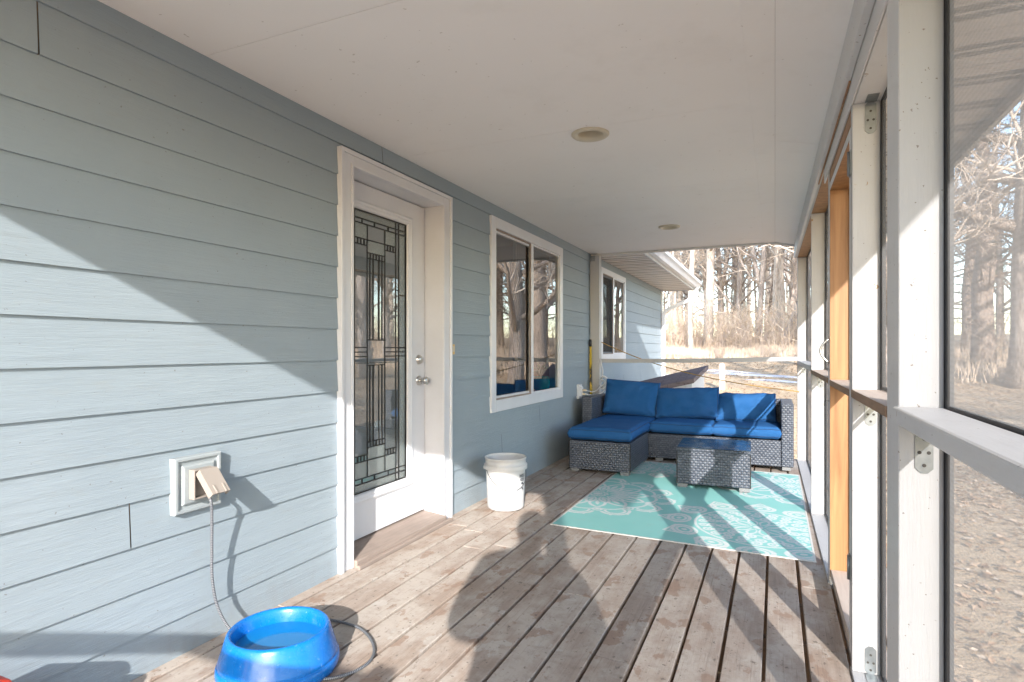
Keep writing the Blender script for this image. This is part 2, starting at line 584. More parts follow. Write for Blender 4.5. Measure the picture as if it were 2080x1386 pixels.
# insect screen: thin mesh, denser at a slant
def mesh_screen(name, opening, wire, col):
    m = NM(name)
    m.nt.nodes.remove(m.b)
    g = m.n("ShaderNodeNewGeometry")
    dt = m.n("ShaderNodeVectorMath", operation='DOT_PRODUCT')
    m.l(g.outputs["Normal"], dt.inputs[0]); m.l(g.outputs["Incoming"], dt.inputs[1])
    ci = m.math('MAXIMUM', m.math('ABSOLUTE', dt.outputs["Value"]), 0.05)
    t = m.math('SUBTRACT', opening, m.math('DIVIDE', wire, ci))
    weave = m.noise(m.co("Object", (1, 16, 160)), 3.0, 3)
    weave2 = m.noise(m.co("Object", (1, 110, 3)), 1.0, 3)
    t = m.math('ADD', t, m.math('MULTIPLY', m.math('SUBTRACT', m.math('ADD', weave, weave2), 1.0), 0.12))
    wz = m.n("ShaderNodeTexWave", wave_type='BANDS', bands_direction='Z', wave_profile='SIN')
    wz.inputs["Scale"].default_value = 26.0; wz.inputs["Distortion"].default_value = 1.5; wz.inputs["Detail Scale"].default_value = 0.6
    m.l(m.co("Object", (1, 0.4, 1)), wz.inputs["Vector"])
    t = m.math('ADD', t, m.math('MULTIPLY', m.math('SUBTRACT', wz.outputs["Fac"], 0.5), 0.07))
    t = m.math('MAXIMUM', m.math('MINIMUM', t, 0.9), 0.06)
    tr = m.n("ShaderNodeBsdfTransparent")
    df = m.n("ShaderNodeBsdfDiffuse"); df.inputs[0].default_value = (*col, 1)
    tl = m.n("ShaderNodeBsdfTranslucent"); tl.inputs[0].default_value = (*col, 1)
    mx = m.n("ShaderNodeMixShader"); mx.inputs[0].default_value = 0.4
    m.l(df.outputs[0], mx.inputs[1]); m.l(tl.outputs[0], mx.inputs[2])
    m2 = m.n("ShaderNodeMixShader")
    m.l(t, m2.inputs[0]); m.l(mx.outputs[0], m2.inputs[1]); m.l(tr.outputs[0], m2.inputs[2])
    m.l(m2.outputs[0], m.out.inputs[0])
    MAT[name] = m.mat

mesh_screen("near_mesh", 0.53, 0.038, (0.33, 0.322, 0.312))
mesh_screen("fine_mesh", 0.82, 0.030, (0.18, 0.18, 0.18))
mesh_screen("window_mesh", 0.75, 0.10, (0.10, 0.10, 0.10))

m = NM("spline", 0.5); m.base((0.012, 0.012, 0.014)); MAT["spline"] = m.mat
m = NM("lead_came", 0.4); m.base((0.022, 0.021, 0.02)); m.b.inputs["Metallic"].default_value = 0.6; MAT["came"] = m.mat
m = NM("zinc", 0.38)
m.base(m.mix(m.ramp(m.noise(m.co("Object"), 30, 3), [(0.3, 0.0), (0.7, 1.0)]), (0.30, 0.32, 0.33), (0.22, 0.24, 0.25)))
m.b.inputs["Metallic"].default_value = 0.75
MAT["zinc"] = m.mat
m = NM("nickel", 0.28); m.base((0.55, 0.54, 0.52)); m.b.inputs["Metallic"].default_value = 1.0; MAT["nickel"] = m.mat
m = NM("brass", 0.35); m.base((0.65, 0.45, 0.16)); m.b.inputs["Metallic"].default_value = 0.7; MAT["brass"] = m.mat

# bowl
m = NM("blue_plastic", 0.28, 0.5)
v = m.co("Object")
c = m.mix(m.ramp(m.noise(v, 8, 5), [(0.3, 0.0), (0.8, 1.0)]), (0.002, 0.145, 0.50), (0.004, 0.125, 0.44))
c = m.mix(m.ramp(m.noise(v, 70, 3), [(0.66, 0.0), (0.74, 0.5)]), c, (0.25, 0.40, 0.66))
c = m.mix(m.ramp(m.noise(m.co('Object', (1, 1, 9)), 26, 6, 0.7), [(0.60, 0.0), (0.78, 0.45)]), c, (0.16, 0.30, 0.55))
m.base(c)
m.rough(m.ramp(m.noise(v, 20, 5), [(0.35, 0.16), (0.75, 0.42)]))
m.b.inputs["Subsurface Weight"].default_value = 0.0
MAT["blue_plastic"] = m.mat
m = NM("bowl_water", 0.03, 0.5)
m.base((0.008, 0.17, 0.42))
m.bump(m.noise(m.co("Object"), 14, 2), 0.06, 0.004)
MAT["water"] = m.mat
m = NM("spring_cord", 0.35)
tx = m.n("ShaderNodeSeparateXYZ"); m.l(m.co("UV"), tx.inputs[0])
st = m.math('FRACT', m.math('ADD', m.math('MULTIPLY', tx.outputs[1], 1 / 0.0068), tx.outputs[0]))
m.base(m.ramp(st, [(0.0, (0.03, 0.035, 0.045)), (0.30, (0.05, 0.055, 0.07)), (0.5, (0.26, 0.27, 0.28)), (0.70, (0.19, 0.20, 0.22)), (1.0, (0.03, 0.035, 0.045))]))
m.bump(m.math('ABSOLUTE', m.math('SUBTRACT', st, 0.5)), 0.6, 0.002)
MAT["cord"] = m.mat

m = NM("bucket_plastic", 0.42, 0.5)
v = m.co("Object")
c = m.mix(m.ramp(m.noise(v, 6, 6, 0.6), [(0.35, 0.0), (0.8, 1.0)]), (0.60, 0.60, 0.60), (0.50, 0.50, 0.50))
c = m.mix(m.ramp(m.noise(m.co("Object", (3, 3, 1)), 14, 6, 0.7), [(0.60, 0.0), (0.8, 0.5)]), c, (0.42, 0.40, 0.36))
m.base(c)
m.b.inputs["Subsurface Weight"].default_value = 0.12
m.b.inputs["Subsurface Radius"].default_value = (0.02, 0.02, 0.02)
MAT["bucket"] = m.mat
m = NM("black_ink", 0.6); m.base((0.03, 0.03, 0.05)); MAT["ink"] = m.mat
m = NM("wire_steel", 0.45); m.base((0.16, 0.165, 0.17)); m.b.inputs["Metallic"].default_value = 0.3; MAT["wire"] = m.mat
m = NM("red_plastic", 0.4); m.base((0.55, 0.045, 0.025)); MAT["red"] = m.mat
m = NM("black_plastic", 0.4); m.base((0.02, 0.02, 0.022)); MAT["black"] = m.mat
m = NM("yellow_rope", 0.6); m.base(m.mix(m.noise(m.co("Object"), 30, 3), (0.42, 0.26, 0.05), (0.30, 0.17, 0.04))); MAT["rope"] = m.mat
m = NM("yellow_plastic", 0.45)
m.base(m.ramp(m.noise(m.co("Object", (1, 1, 0.6)), 14, 4), [(0.40, (0.05, 0.04, 0.03)), (0.5, (0.62, 0.42, 0.03)), (0.8, (0.55, 0.36, 0.03))]))
MAT["yellow"] = m.mat
m = NM("clear_cord", 0.4); m.base((0.6, 0.6, 0.6)); MAT["grey_cord"] = m.mat
m = NM("teal_ceramic", 0.2); m.base((0.01, 0.72, 0.66)); MAT["teal_pot"] = m.mat
m = NM("leaf_green", 0.5); m.base((0.08, 0.26, 0.09)); MAT["leaf"] = m.mat
m = NM("lamp_lens", 0.25); m.base((0.20, 0.20, 0.15)); MAT["lens"] = m.mat
m = NM("room_wall", 0.8); m.base((0.30, 0.27, 0.24)); MAT["room"] = m.mat
m = NM("room_floor", 0.6); m.base((0.15, 0.10, 0.07)); MAT["room_floor"] = m.mat

m = NM("shingles", 0.9, 0.1)
br = m.n("ShaderNodeTexBrick"); br.inputs["Scale"].default_value = 1
br.inputs["Brick Width"].default_value = 0.22; br.inputs["Row Height"].default_value = 0.07; br.inputs["Mortar Size"].default_value = 0.006
br.inputs["Color1"].default_value = (0.12, 0.09, 0.085, 1); br.inputs["Color2"].default_value = (0.20, 0.155, 0.15, 1); br.inputs["Mortar"].default_value = (0.04, 0.03, 0.03, 1)
m.l(m.co("UV"), br.inputs["Vector"])
m.base(m.mix(m.noise(m.co("Object"), 20, 4), br.outputs["Color"], (0.24, 0.2, 0.2)))
m.bump(br.outputs["Fac"], 0.5, -0.01)
MAT["shingles"] = m.mat

# outdoors
m = NM("leaf_litter", 0.95, 0.1)
v = m.co("Object")
n1 = m.noise(v, 0.25, 6, 0.6)
c = m.mix(m.ramp(n1, [(0.35, 0.0), (0.65, 1.0)]), (0.50, 0.36, 0.225), (0.56, 0.43, 0.285))
vo = m.n("ShaderNodeTexVoronoi"); vo.inputs["Scale"].default_value = 9; m.l(v, vo.inputs["Vector"])
sv = m.n("ShaderNodeSeparateColor"); m.l(vo.outputs["Color"], sv.inputs[0])
c = m.mix(m.math('MULTIPLY', sv.outputs[0], 0.55), c, (0.62, 0.47, 0.32))
c = m.mix(m.ramp(m.noise(v, 6, 8, 0.75), [(0.52, 0.0), (0.74, 0.8)]), c, (0.26, 0.18, 0.125))
c = m.mix(m.ramp(m.noise(v, 0.6, 5, 0.6), [(0.58, 0.0), (0.75, 0.5)]), c, (0.36, 0.31, 0.18))
m.base(c)
m.bump(m.noise(v, 12, 6, 0.7), 0.8, 0.06)
MAT["litter"] = m.mat
m = NM("dry_leaves", 0.8, 0.2)
g = m.n("ShaderNodeNewGeometry")
m.base(m.ramp(g.outputs["Random Per Island"], [(0.0, (0.16, 0.09, 0.05)), (0.4, (0.36, 0.22, 0.13)), (0.75, (0.52, 0.37, 0.25)), (1.0, (0.62, 0.50, 0.38))]))
MAT["leaves"] = m.mat
m = NM("old_snow", 0.6); m.base(m.mix(m.noise(m.co("Object"), 3, 6), (0.62, 0.63, 0.68), (0.52, 0.47, 0.43))); MAT["snow"] = m.mat

def bark(name, a, b, sc_=(9, 9, 1.6)):
    m = NM(name, 0.9, 0.1)
    n = m.noise(m.co("Object", sc_), 2.5, 7, 0.65, 0.4)
    c = m.mix(m.ramp(n, [(0.35, 0.0), (0.62, 1.0)]), a, b)
    c = m.mix(m.ramp(m.noise(m.co("Object"), 0.8, 4), [(0.45, 0.0), (0.75, 0.6)]), c, tuple(x * 0.65 for x in b))
    m.base(c)
    m.bump(n, 0.9, 0.05)
    MAT[name] = m.mat

bark("pale_bark", (0.32, 0.26, 0.21), (0.60, 0.53, 0.46))
bark("grey_bark", (0.27, 0.22, 0.19), (0.54, 0.47, 0.42))
bark("furrowed_bark", (0.16, 0.12, 0.095), (0.60, 0.50, 0.425), (13, 13, 1.5))
bark("pine_bark", (0.15, 0.115, 0.095), (0.40, 0.32, 0.27), (5, 5, 1.4))
m = NM("twigs", 0.9, 0.1); m.base(m.mix(m.noise(m.co("Object"), 1.2, 3), (0.44, 0.36, 0.29), (0.56, 0.48, 0.41))); MAT["twigs"] = m.mat
m = NM("brush_stalks", 0.9, 0.1)
g = m.n("ShaderNodeNewGeometry")
m.base(m.ramp(g.outputs["Random Per Island"], [(0.0, (0.48, 0.36, 0.25)), (0.5, (0.66, 0.53, 0.40)), (1.0, (0.58, 0.46, 0.38))]))
MAT["brush"] = m.mat
m = NM("pine_needles", 0.8, 0.2)
g = m.n("ShaderNodeNewGeometry")
m.base(m.ramp(g.outputs["Random Per Island"], [(0.0, (0.025, 0.045, 0.018)), (0.6, (0.05, 0.075, 0.03)), (1.0, (0.11, 0.11, 0.05))]))
MAT["needles"] = m.mat
m = NM("post_wood", 0.85); m.base((0.5, 0.44, 0.38)); MAT["post_wood"] = m.mat
# people
m = NM("skin", 0.5); m.base((0.45, 0.27, 0.20)); MAT["skin"] = m.mat
m = NM("dark_jacket", 0.8); m.base((0.03, 0.035, 0.05)); MAT["jacket"] = m.mat
m = NM("brown_hair", 0.7); m.base((0.05, 0.03, 0.02)); MAT["hair"] = m.mat

# ------------------------------------------------------------------ ground
def ground_z(x, y):
    if x > -2.0:
        dx = max(0.0, x - 1.0)
    else:
        dx = max(0.0, -x - 2.0) * (1.0 if y > 12 else 0.0)
    r = math.hypot(dx, max(0.0, y - 8.0))
    z = -0.55 + 0.068 * min(r, 25) + 0.03 * max(0.0, min(r - 25, 60))
    z += 0.10 * mnoise.noise(Vector((x * 0.22, y * 0.22, 3.1))) * min(1.0, r / 6) + 0.04 * mnoise.noise(Vector((x * 0.9, y * 0.9, 1.1))) * min(1, r / 4)
    return z

def grid_sheet(x0, x1, y0, y1, nx, ny, dz=0.0):
    mb = MB()
    for j in range(ny + 1):
        for i in range(nx + 1):
            x = x0 + (x1 - x0) * i / nx; y = y0 + (y1 - y0) * j / ny
            mb.v.append((x, y, ground_z(x, y) + dz))
    for j in range(ny):
        for i in range(nx):
            a = j * (nx + 1) + i
            mb.face((a, a + 1, a + nx + 2, a + nx + 1), 0, None, True)
    return mb

g_o = grid_sheet(-90, 110, -60, 140, 200, 200).build("ground", MAT["litter"], uv=False)
g_o['kind'] = 'structure'

# ------------------------------------------------------------------ deck
def deck_z(x):
    return -0.013 * (x + 2.06)

rng = random.Random(4)
DY0, DY1 = -2.2, 7.06
mb = MB()
gaps = [0.112 + 0.15 * k for k in range(-15, 4)]
edges = [-2.075] + [g_ for g_ in gaps if g_ > -2.02]
for i in range(len(edges) - 1):
    a, b = edges[i], edges[i + 1]
    x0 = a + 0.0072 if i else a
    x1 = b - 0.0072
    ys = [DY0]
    j = rng.uniform(-1.0, 1.4)
    while j < DY1 - 0.8:
        ys.append(j); j += rng.choice([2.44, 3.05, 3.66])
    ys.append(DY1)
    for k in range(len(ys) - 1):
        n = len(mb.v)
        ya, yb = ys[k] + 0.0012, ys[k + 1] - 0.0012
        w = rng.uniform(-0.0012, 0.0012)
        mb.box(x0 + w, x1 + w, ya, yb, -0.036, 0.0)
        for q in range(n, n + 8):
            x, y, z = mb.v[q]
            mb.v[q] = (x, y, z + deck_z(x) + rng.uniform(-0.0012, 0.0012))
deck = mb.build("deck", MAT["deck"], bev=0.0035)
deck['kind'] = 'structure'
# joists and rim below the boards
mb = MB()
y = DY0 + 0.02
while y < DY1:
    mb.box(-2.05, 0.38, y, y + 0.038, -0.26, -0.075); y += 0.41
mb.box(0.385, 0.42, DY0, DY1, -0.30, -0.075)
mb.box(-2.05, 0.42, DY1 - 0.03, DY1 + 0.008, -0.30, -0.071)
jo = mb.build("deck_joists", MAT["sill_wood"]); jo['kind'] = 'structure'

# ------------------------------------------------------------------ house
WX = -2.06                      # wall plane
HZ = 2.316                      # ceiling height
HY0, HY1 = -3.0, 11.95
house = thing("house", "grey blue lap sided house with white trim along the porch", "house", (0, 0, 0))
D_OUT = (2.41, 3.552, -0.02, 2.20)
W1_OUT = (4.184, 5.895, 0.65, 2.213)
W2_OUT = (7.41, 8.765, 1.01, 2.215)
openings = [D_OUT, W1_OUT, W2_OUT]

mb = MB()
COURSE0, EXPO = 0.142, 0.1595
levels = [-0.02, COURSE0] + [COURSE0 + EXPO * k for k in range(1, 13)] + [2.216 + 0.003, HZ + 0.01]
levels = [-0.35, -0.18] + levels
levels = sorted(set(round(l, 4) for l in levels))
joints = {2: [1.26], 0.6: [0]}
jr = random.Random(11)
joint_at = {}
def add_joint(zmid, y):
    for i in range(len(levels) - 1):
        if levels[i] <= zmid < levels[i + 1]:
            joint_at.setdefault(i, []).append(y)
for px, py in ((262, 1070), (75, 60), (775, 312), (1018, 890), (1095, 835)):
    p = at(px, py, x=WX)
    add_joint(p.z, p.y)
for i in range(len(levels) - 1):
    for yy in (8.9, 10.2, 11.2):
        if jr.random() < 0.25:
            joint_at.setdefault(i, []).append(yy + jr.uniform(-0.3, 0.3))
def subtract(iv, a, b):
    out = []
    for s, e in iv:
        if b <= s or a >= e:
            out.append((s, e))
        else:
            if s < a: out.append((s, a))
            if b < e: out.append((b, e))
    return out
for i in range(len(levels) - 1):
    z0, z1 = levels[i], levels[i + 1]
    cuts = {z0, z1}
    for (ya, yb, za, zb) in openings:
        for q in (za, zb):
            if z0 < q < z1: cuts.add(q)
    cuts = sorted(cuts)
    def fx(z):
        return WX + 0.0105 - 0.0095 * (z - z0) / (z1 - z0)
    for k in range(len(cuts) - 1):
        a, b = cuts[k], cuts[k + 1]
        iv = [(HY0, HY1)]
        for (ya, yb, za, zb) in openings:
            if za < (a + b) / 2 < zb:
                iv = subtract(iv, ya, yb)
        for jy in joint_at.get(i, []):
            iv = subtract(iv, jy - 0.0022, jy + 0.0022)
        for s, e in iv:
            n = 1
            mb.quad((fx(a), s, a), (fx(a), e, a), (fx(b), e, b), (fx(b), s, b))
            if k == 0:
                mb.quad((WX - 0.004, s, a), (WX - 0.004, e, a), (fx(a), e, a), (fx(a), s, a))
    # brown filler inside each butt joint
    for jy in joint_at.get(i, []):
        mb.quad((WX - 0.0005, jy - 0.006, z0), (WX - 0.0005, jy + 0.006, z0), (WX - 0.0005, jy + 0.006, z1), (WX - 0.0005, jy - 0.006, z1), 1)
# gable end of the wing
mb.quad((WX, HY1, -0.6), (-9.0, HY1, -0.6), (-9.0, HY1, HZ + 0.4), (WX, HY1, HZ + 0.4))
mb.build("siding_wall", [MAT["siding"], MAT["joint"]], house)
# sheathing behind the boards, with the same holes, and the room behind it
mb = MB()
ys = sorted({HY0, HY1} | {o[0] + 0.03 for o in openings} | {o[1] - 0.03 for o in openings})
for k in range(len(ys) - 1):
    a, b = ys[k], ys[k + 1]
    hole = next((o for o in openings if o[0] - 0.01 < a and b < o[1] + 0.01), None)
    if hole:
        if hole[2] > 0: mb.box(WX - 0.12, WX - 0.006, a, b, -0.6, hole[2] + 0.03)
        else: mb.box(WX - 0.12, WX - 0.006, a, b, -0.6, 0.035)
        mb.box(WX - 0.12, WX - 0.006, a, b, hole[3] - 0.03, HZ + 0.3)
    else:
        mb.box(WX - 0.12, WX - 0.006, a, b, -0.6, HZ + 0.3)
mb.build("sheathing", MAT["dark"], house)
mb = MB()
mb.quad((-6.5, HY0, 0.0), (WX - 0.13, HY0, 0.0), (WX - 0.13, HY1 - 0.1, 0.0), (-6.5, HY1 - 0.1, 0.0), 1)
mb.quad((-6.5, HY0, 2.42), (WX - 0.13, HY0, 2.42), (WX - 0.13, HY1 - 0.1, 2.42), (-6.5, HY1 - 0.1, 2.42))
mb.quad((-6.5, HY0, 0), (-6.5, HY1 - 0.1, 0), (-6.5, HY1 - 0.1, 2.42), (-6.5, HY0, 2.42))
for yy in (HY0 + 0.01, 3.9, 6.6, HY1 - 0.12):
    mb.quad((-6.5, yy, 0), (WX - 0.13, yy, 0), (WX - 0.13, yy, 2.42), (-6.5, yy, 2.42))
mb.build("interior", [MAT["room"], MAT["room_floor"]], house)

# wing roof, soffit, fascia, gutter, downspout
EX = -1.455
mb = MB()
y = 7.06
while y < 12.04:
    e = min(y + 0.30, 12.04)
    mb.box(WX - 0.02, EX, y, e - 0.06, HZ, HZ + 0.016)
    mb.box(WX - 0.02, EX, e - 0.06, e, HZ + 0.012, HZ + 0.020, mi=1)
    mb.box(WX - 0.02, EX, y + 0.110, y + 0.130, HZ - 0.004, HZ - 0.0005, mi=1)  # flat dark strip painted in as the shade of a second groove
    y += 0.30
mb.build("soffit", [MAT["wing_soffit"], MAT["soffit_groove_shade"]], house)
mb = MB()
mb.box(EX, EX + 0.022, 7.06, 12.06, HZ - 0.014, HZ + 0.17)
mb.box(WX - 0.02, EX, 12.04, 12.06, HZ - 0.01, HZ + 0.17)
mb.build("fascia", MAT["white_paint"], house, bev=0.002)
mb = MB()
gx = EX + 0.024
mb.prism([(gx, HZ + 0.02), (gx + 0.07, HZ + 0.02), (gx + 0.085, HZ + 0.05), (gx + 0.10, HZ + 0.075), (gx + 0.125, HZ + 0.10), (gx + 0.125, HZ + 0.145), (gx + 0.115, HZ + 0.145), (gx, HZ + 0.135)], 7.06, 12.08)
gut = mb.build("gutter", MAT["vinyl_white"], house, bev=0.002)
mb = MB()
def rect_tube(mb, pts, w, d):
    M4 = []
    for i, p in enumerate(pts):
        p = Vector(p)
        t = Vector(pts[min(i + 1, len(pts) - 1)]) - Vector(pts[max(i - 1, 0)])
        t.normalize()
        s = Vector((0, 1, 0))
        nn = t.cross(s).normalized()
        M4.append([p + s * w + nn * d, p - s * w + nn * d, p - s * w - nn * d, p + s * w - nn * d])
    n = len(mb.v)
    for q in M4:
        mb.v += [tuple(c_) for c_ in q]
    for i in range(len(pts) - 1):
        for k in range(4):
            j = (k + 1) % 4
            mb.face((n + i * 4 + k, n + i * 4 + j, n + (i + 1) * 4 + j, n + (i + 1) * 4 + k))
    mb.face((n, n + 1, n + 2, n + 3)); e = n + (len(pts) - 1) * 4; mb.face((e + 3, e + 2, e + 1, e))
DYS = 11.86
rect_tube(mb, [(EX + 0.07, DYS, HZ + 0.02), (EX + 0.07, DYS, HZ - 0.10), (EX + 0.02, DYS, HZ - 0.17), (WX + 0.24, DYS, HZ - 0.34), (WX + 0.10, DYS, HZ - 0.40), (WX + 0.055, DYS, HZ - 0.47), (WX + 0.055, DYS, -0.45), (WX + 0.2, DYS, -0.52)], 0.042, 0.032)
mb.build("downspout", MAT["vinyl_white"], house, bev=0.004)
mb = MB()
mb.box(WX - 0.01, WX + 0.022, HY1 - 0.10, HY1 + 0.022, -0.35, HZ - 0.002)
mb.build("corner_board", MAT["white_paint"], house, bev=0.003)
mb = MB()
ridge = -6.2
zr = HZ + 0.19 + (EX + 0.11 - ridge) * 0.42
mb.prism([(EX + 0.11, HZ + 0.165), (ridge, zr), (ridge - 4.6, HZ + 0.165), (ridge - 4.6, HZ + 0.19), (ridge, zr + 0.03), (EX + 0.11, HZ + 0.19)], 7.0, 12.15)
mb.prism([(-2.3, HZ + 0.42), (ridge, zr), (ridge - 4.6, HZ + 0.165), (ridge - 4.6, HZ + 0.19), (ridge, zr + 0.03), (-2.3, HZ + 0.45)], -3.3, 6.99)
mb.build("roof", MAT["shingles"], house)

# --- windows -------------------------------------------------------
def window(out, fw, plane_out, sash_first):
    y0, y1, z0, z1 = out
    mb = MB()
    X0, X1 = WX - 0.10, WX + 0.024
    mb.box(X0, X1, y0, y0 + fw, z0, z1)
    mb.box(X0, X1, y1 - fw, y1, z0, z1)
    mb.box(X0, X1, y0 + fw, y1 - fw, z1 - fw, z1)
    mb.box(X0, X1, y0 + fw, y1 - fw, z0, z0 + fw * 1.1)
    fr = mb.build("window", MAT["vinyl_white"], house, bev=0.003)
    ym = (y0 + y1) / 2 + plane_out
    mb = MB()
    a0, a1, b0, b1 = y0 + fw, y1 - fw, z0 + fw * 1.1, z1 - fw
    s = 0.030
    # fixed sash and sliding sash
    xs = WX + 0.012
    mb.box(xs - 0.03, xs, ym - 0.026, ym + 0.028, b0, b1)
    mb.box(xs - 0.03, xs, ym + 0.028, a1, b1 - s * 0.5, b1)
    mb.box(xs - 0.03, xs, ym + 0.028, a1, b0, b0 + s * 0.5)
    mb.box(xs - 0.03, xs, a1 - s * 0.5, a1, b0 + s * 0.5, b1 - s * 0.5)
    xq = xs - 0.014
    mb.box(xq - 0.03, xq, a0, a0 + s, b0, b1)
    mb.box(xq - 0.03, xq, a0 + s, ym - 0.0265, b1 - s, b1)
    mb.box(xq - 0.03, xq, a0 + s, ym - 0.0265, b0, b0 + s)
    mb.build("sash", MAT["vinyl_white"], fr, bev=0.002)
    mb = MB()
    mb.quad((xs - 0.016, ym + 0.028, b0), (xs - 0.016, a1, b0), (xs - 0.016, a1, b1), (xs - 0.016, ym + 0.028, b1))
    mb.build("pane", MAT["window_glass"], fr)
    mb = MB()
    mb.quad((xq - 0.012, a0 + s, b0 + s), (xq - 0.012, ym - 0.02, b0 + s), (xq - 0.012, ym - 0.02, b1 - s), (xq - 0.012, a0 + s, b1 - s))
    mb.build("pane", MAT["window_glass"], fr)
    return fr, (a0, a1, b0, b1, ym, xs)

win1, wi1 = window(W1_OUT, 0.085, 0.03, True)
win2, wi2 = window(W2_OUT, 0.07, 0.0, True)
for fr, wi in ((win1, wi1), (win2, wi2)):
    a0, a1, b0, b1, ym, xs = wi
    mb = MB()                                    # dark frame of the insect screen, then its mesh
    xq = xs - 0.0125
    w_ = 0.012
    mb.box(xq, xq + 0.010, a0 + 0.004, a0 + w_, b0, b1); mb.box(xq, xq + 0.010, ym - 0.028 - w_ * 1.6, ym - 0.029, b0, b1)
    mb.box(xq, xq + 0.010, a0 + w_, ym - 0.028 - w_ * 1.6, b1 - w_, b1); mb.box(xq, xq + 0.010, a0 + w_, ym - 0.028 - w_ * 1.6, b0, b0 + w_)
    mb.build("screen_frame", MAT["sill_wood"], fr)
    if fr is win2:
        mb = MB()
        mb.quad((xq + 0.005, a0 + w_, b0 + w_), (xq + 0.005, ym - 0.03 - w_, b0 + w_), (xq + 0.005, ym - 0.03 - w_, b1 - w_), (xq + 0.005, a0 + w_, b1 - w_))
        mb.build("insect_screen", MAT["window_mesh"], fr)
    # curtain edge just inside
mb = MB()
for k in range(10):
    y = 5.52 + k * 0.028
    mb.tube([(WX - 0.36 - 0.02 * (k % 2), y, 0.35), (WX - 0.36 - 0.02 * (k % 2), y, 2.3)], 0.02, 8)
mb.build("curtain", MAT["outlet_paint"], house)
mb = MB()
mb.box(WX - 0.32, WX - 0.125, 4.2, 5.88, 0.69, 0.724)
mb.build("window_stool", MAT["white_paint"], house, bev=0.004)

# --- entry door -----------------------------------------------------
y0, y1, z0, z1 = D_OUT
SX = WX - 0.126                                       # face of the slab
mb = MB()
cw = 0.105
for (a, b) in ((y0, y0 + cw), (y1 - cw, y1)):
    mb.box(WX - 0.004, WX + 0.020, a, b, 0.0, z1)
mb.box(WX - 0.004, WX + 0.020, y0 + cw, y1 - cw, z1 - cw * 0.75, z1)
# outer back band and inner bead of the brick mould
mb.box(WX + 0.020, WX + 0.033, y0, y0 + 0.022, 0.0, z1); mb.box(WX + 0.020, WX + 0.033, y1 - 0.022, y1, 0.0, z1)
mb.box(WX + 0.020, WX + 0.033, y0 + 0.022, y1 - 0.022, z1 - 0.022, z1)
mb.box(WX + 0.020, WX + 0.027, y0 + cw - 0.018, y0 + cw, 0.0, z1 - cw * 0.75 + 0.018); mb.box(WX + 0.020, WX + 0.027, y1 - cw, y1 - cw + 0.018, 0.0, z1 - cw * 0.75 + 0.018)
mb.box(WX + 0.020, WX + 0.027, y0 + cw, y1 - cw, z1 - cw * 0.75, z1 - cw * 0.75 + 0.018)
# deep jambs, with stops
JY0, JY1, JZ = y0 + cw - 0.006, y1 - cw + 0.006, z1 - cw * 0.75 + 0.004
mb.box(WX - 0.19, WX - 0.004, JY0 - 0.02, JY0 + 0.004, 0.02, JZ + 0.02)
mb.box(WX - 0.19, WX - 0.004, JY1 - 0.004, JY1 + 0.02, 0.02, JZ + 0.02)
mb.box(WX - 0.19, WX - 0.004, JY0 + 0.004, JY1 - 0.004, JZ - 0.004, JZ + 0.02)
mb.build("door_casing", MAT["trim_white"], house, bev=0.0025)
gap = 0.006
SY0, SY1, SZ0, SZ1 = JY0 + 0.004 + gap, JY1 - 0.004 - gap, 0.066, JZ - 0.004 - gap
GY0, GY1, GZ0, GZ1 = 2.643, 3.232, 0.322, 1.962
mb = MB()
fy0, fy1, fz0, fz1 = GY0 - 0.045, GY1 + 0.045, GZ0 - 0.045, GZ1 + 0.045
mb.box(SX - 0.044, SX, SY0, fy0, SZ0, SZ1)
mb.box(SX - 0.044, SX, fy1, SY1, SZ0, SZ1)
mb.box(SX - 0.044, SX, fy0, fy1, SZ0, fz0)
mb.box(SX - 0.044, SX, fy0, fy1, fz1, SZ1)
door = mb.build("entry_door", MAT["door_white"], house)
mb = MB()                                              # raised moulding round the glass
def frame_ring(mb, ya, yb, za, zb, prof):
    """prof: list of (inset, x)"""
    rings = []
    for ins, x in prof:
        rings.append([(x, ya + ins, za + ins), (x, yb - ins, za + ins), (x, yb - ins, zb - ins), (x, ya + ins, zb - ins)])
    n = len(mb.v)
    for r in rings: mb.v += r
    for i in range(len(rings) - 1):
        for k in range(4):
            j = (k + 1) % 4
            mb.face((n + i * 4 + k, n + i * 4 + j, n + (i + 1) * 4 + j, n + (i + 1) * 4 + k))
frame_ring(mb, fy0 - 0.012, fy1 + 0.012, fz0 - 0.012, fz1 + 0.012,
           [(0.0, SX + 0.0005), (0.003, SX + 0.009), (0.016, SX + 0.014), (0.028, SX + 0.010), (0.034, SX + 0.012), (0.050, SX + 0.006), (0.056, SX - 0.006), (0.0575, SX - 0.03)])
mb.build("lite_frame", MAT["door_white"], door)
GX = SX - 0.012
mb = MB()
mb.quad((GX, GY0 - 0.02, GZ0 - 0.02), (GX, GY1 + 0.02, GZ0 - 0.02), (GX, GY1 + 0.02, GZ1 + 0.02), (GX, GY0 - 0.02, GZ1 + 0.02))
mb.build("glass", MAT["door_glass"], door)

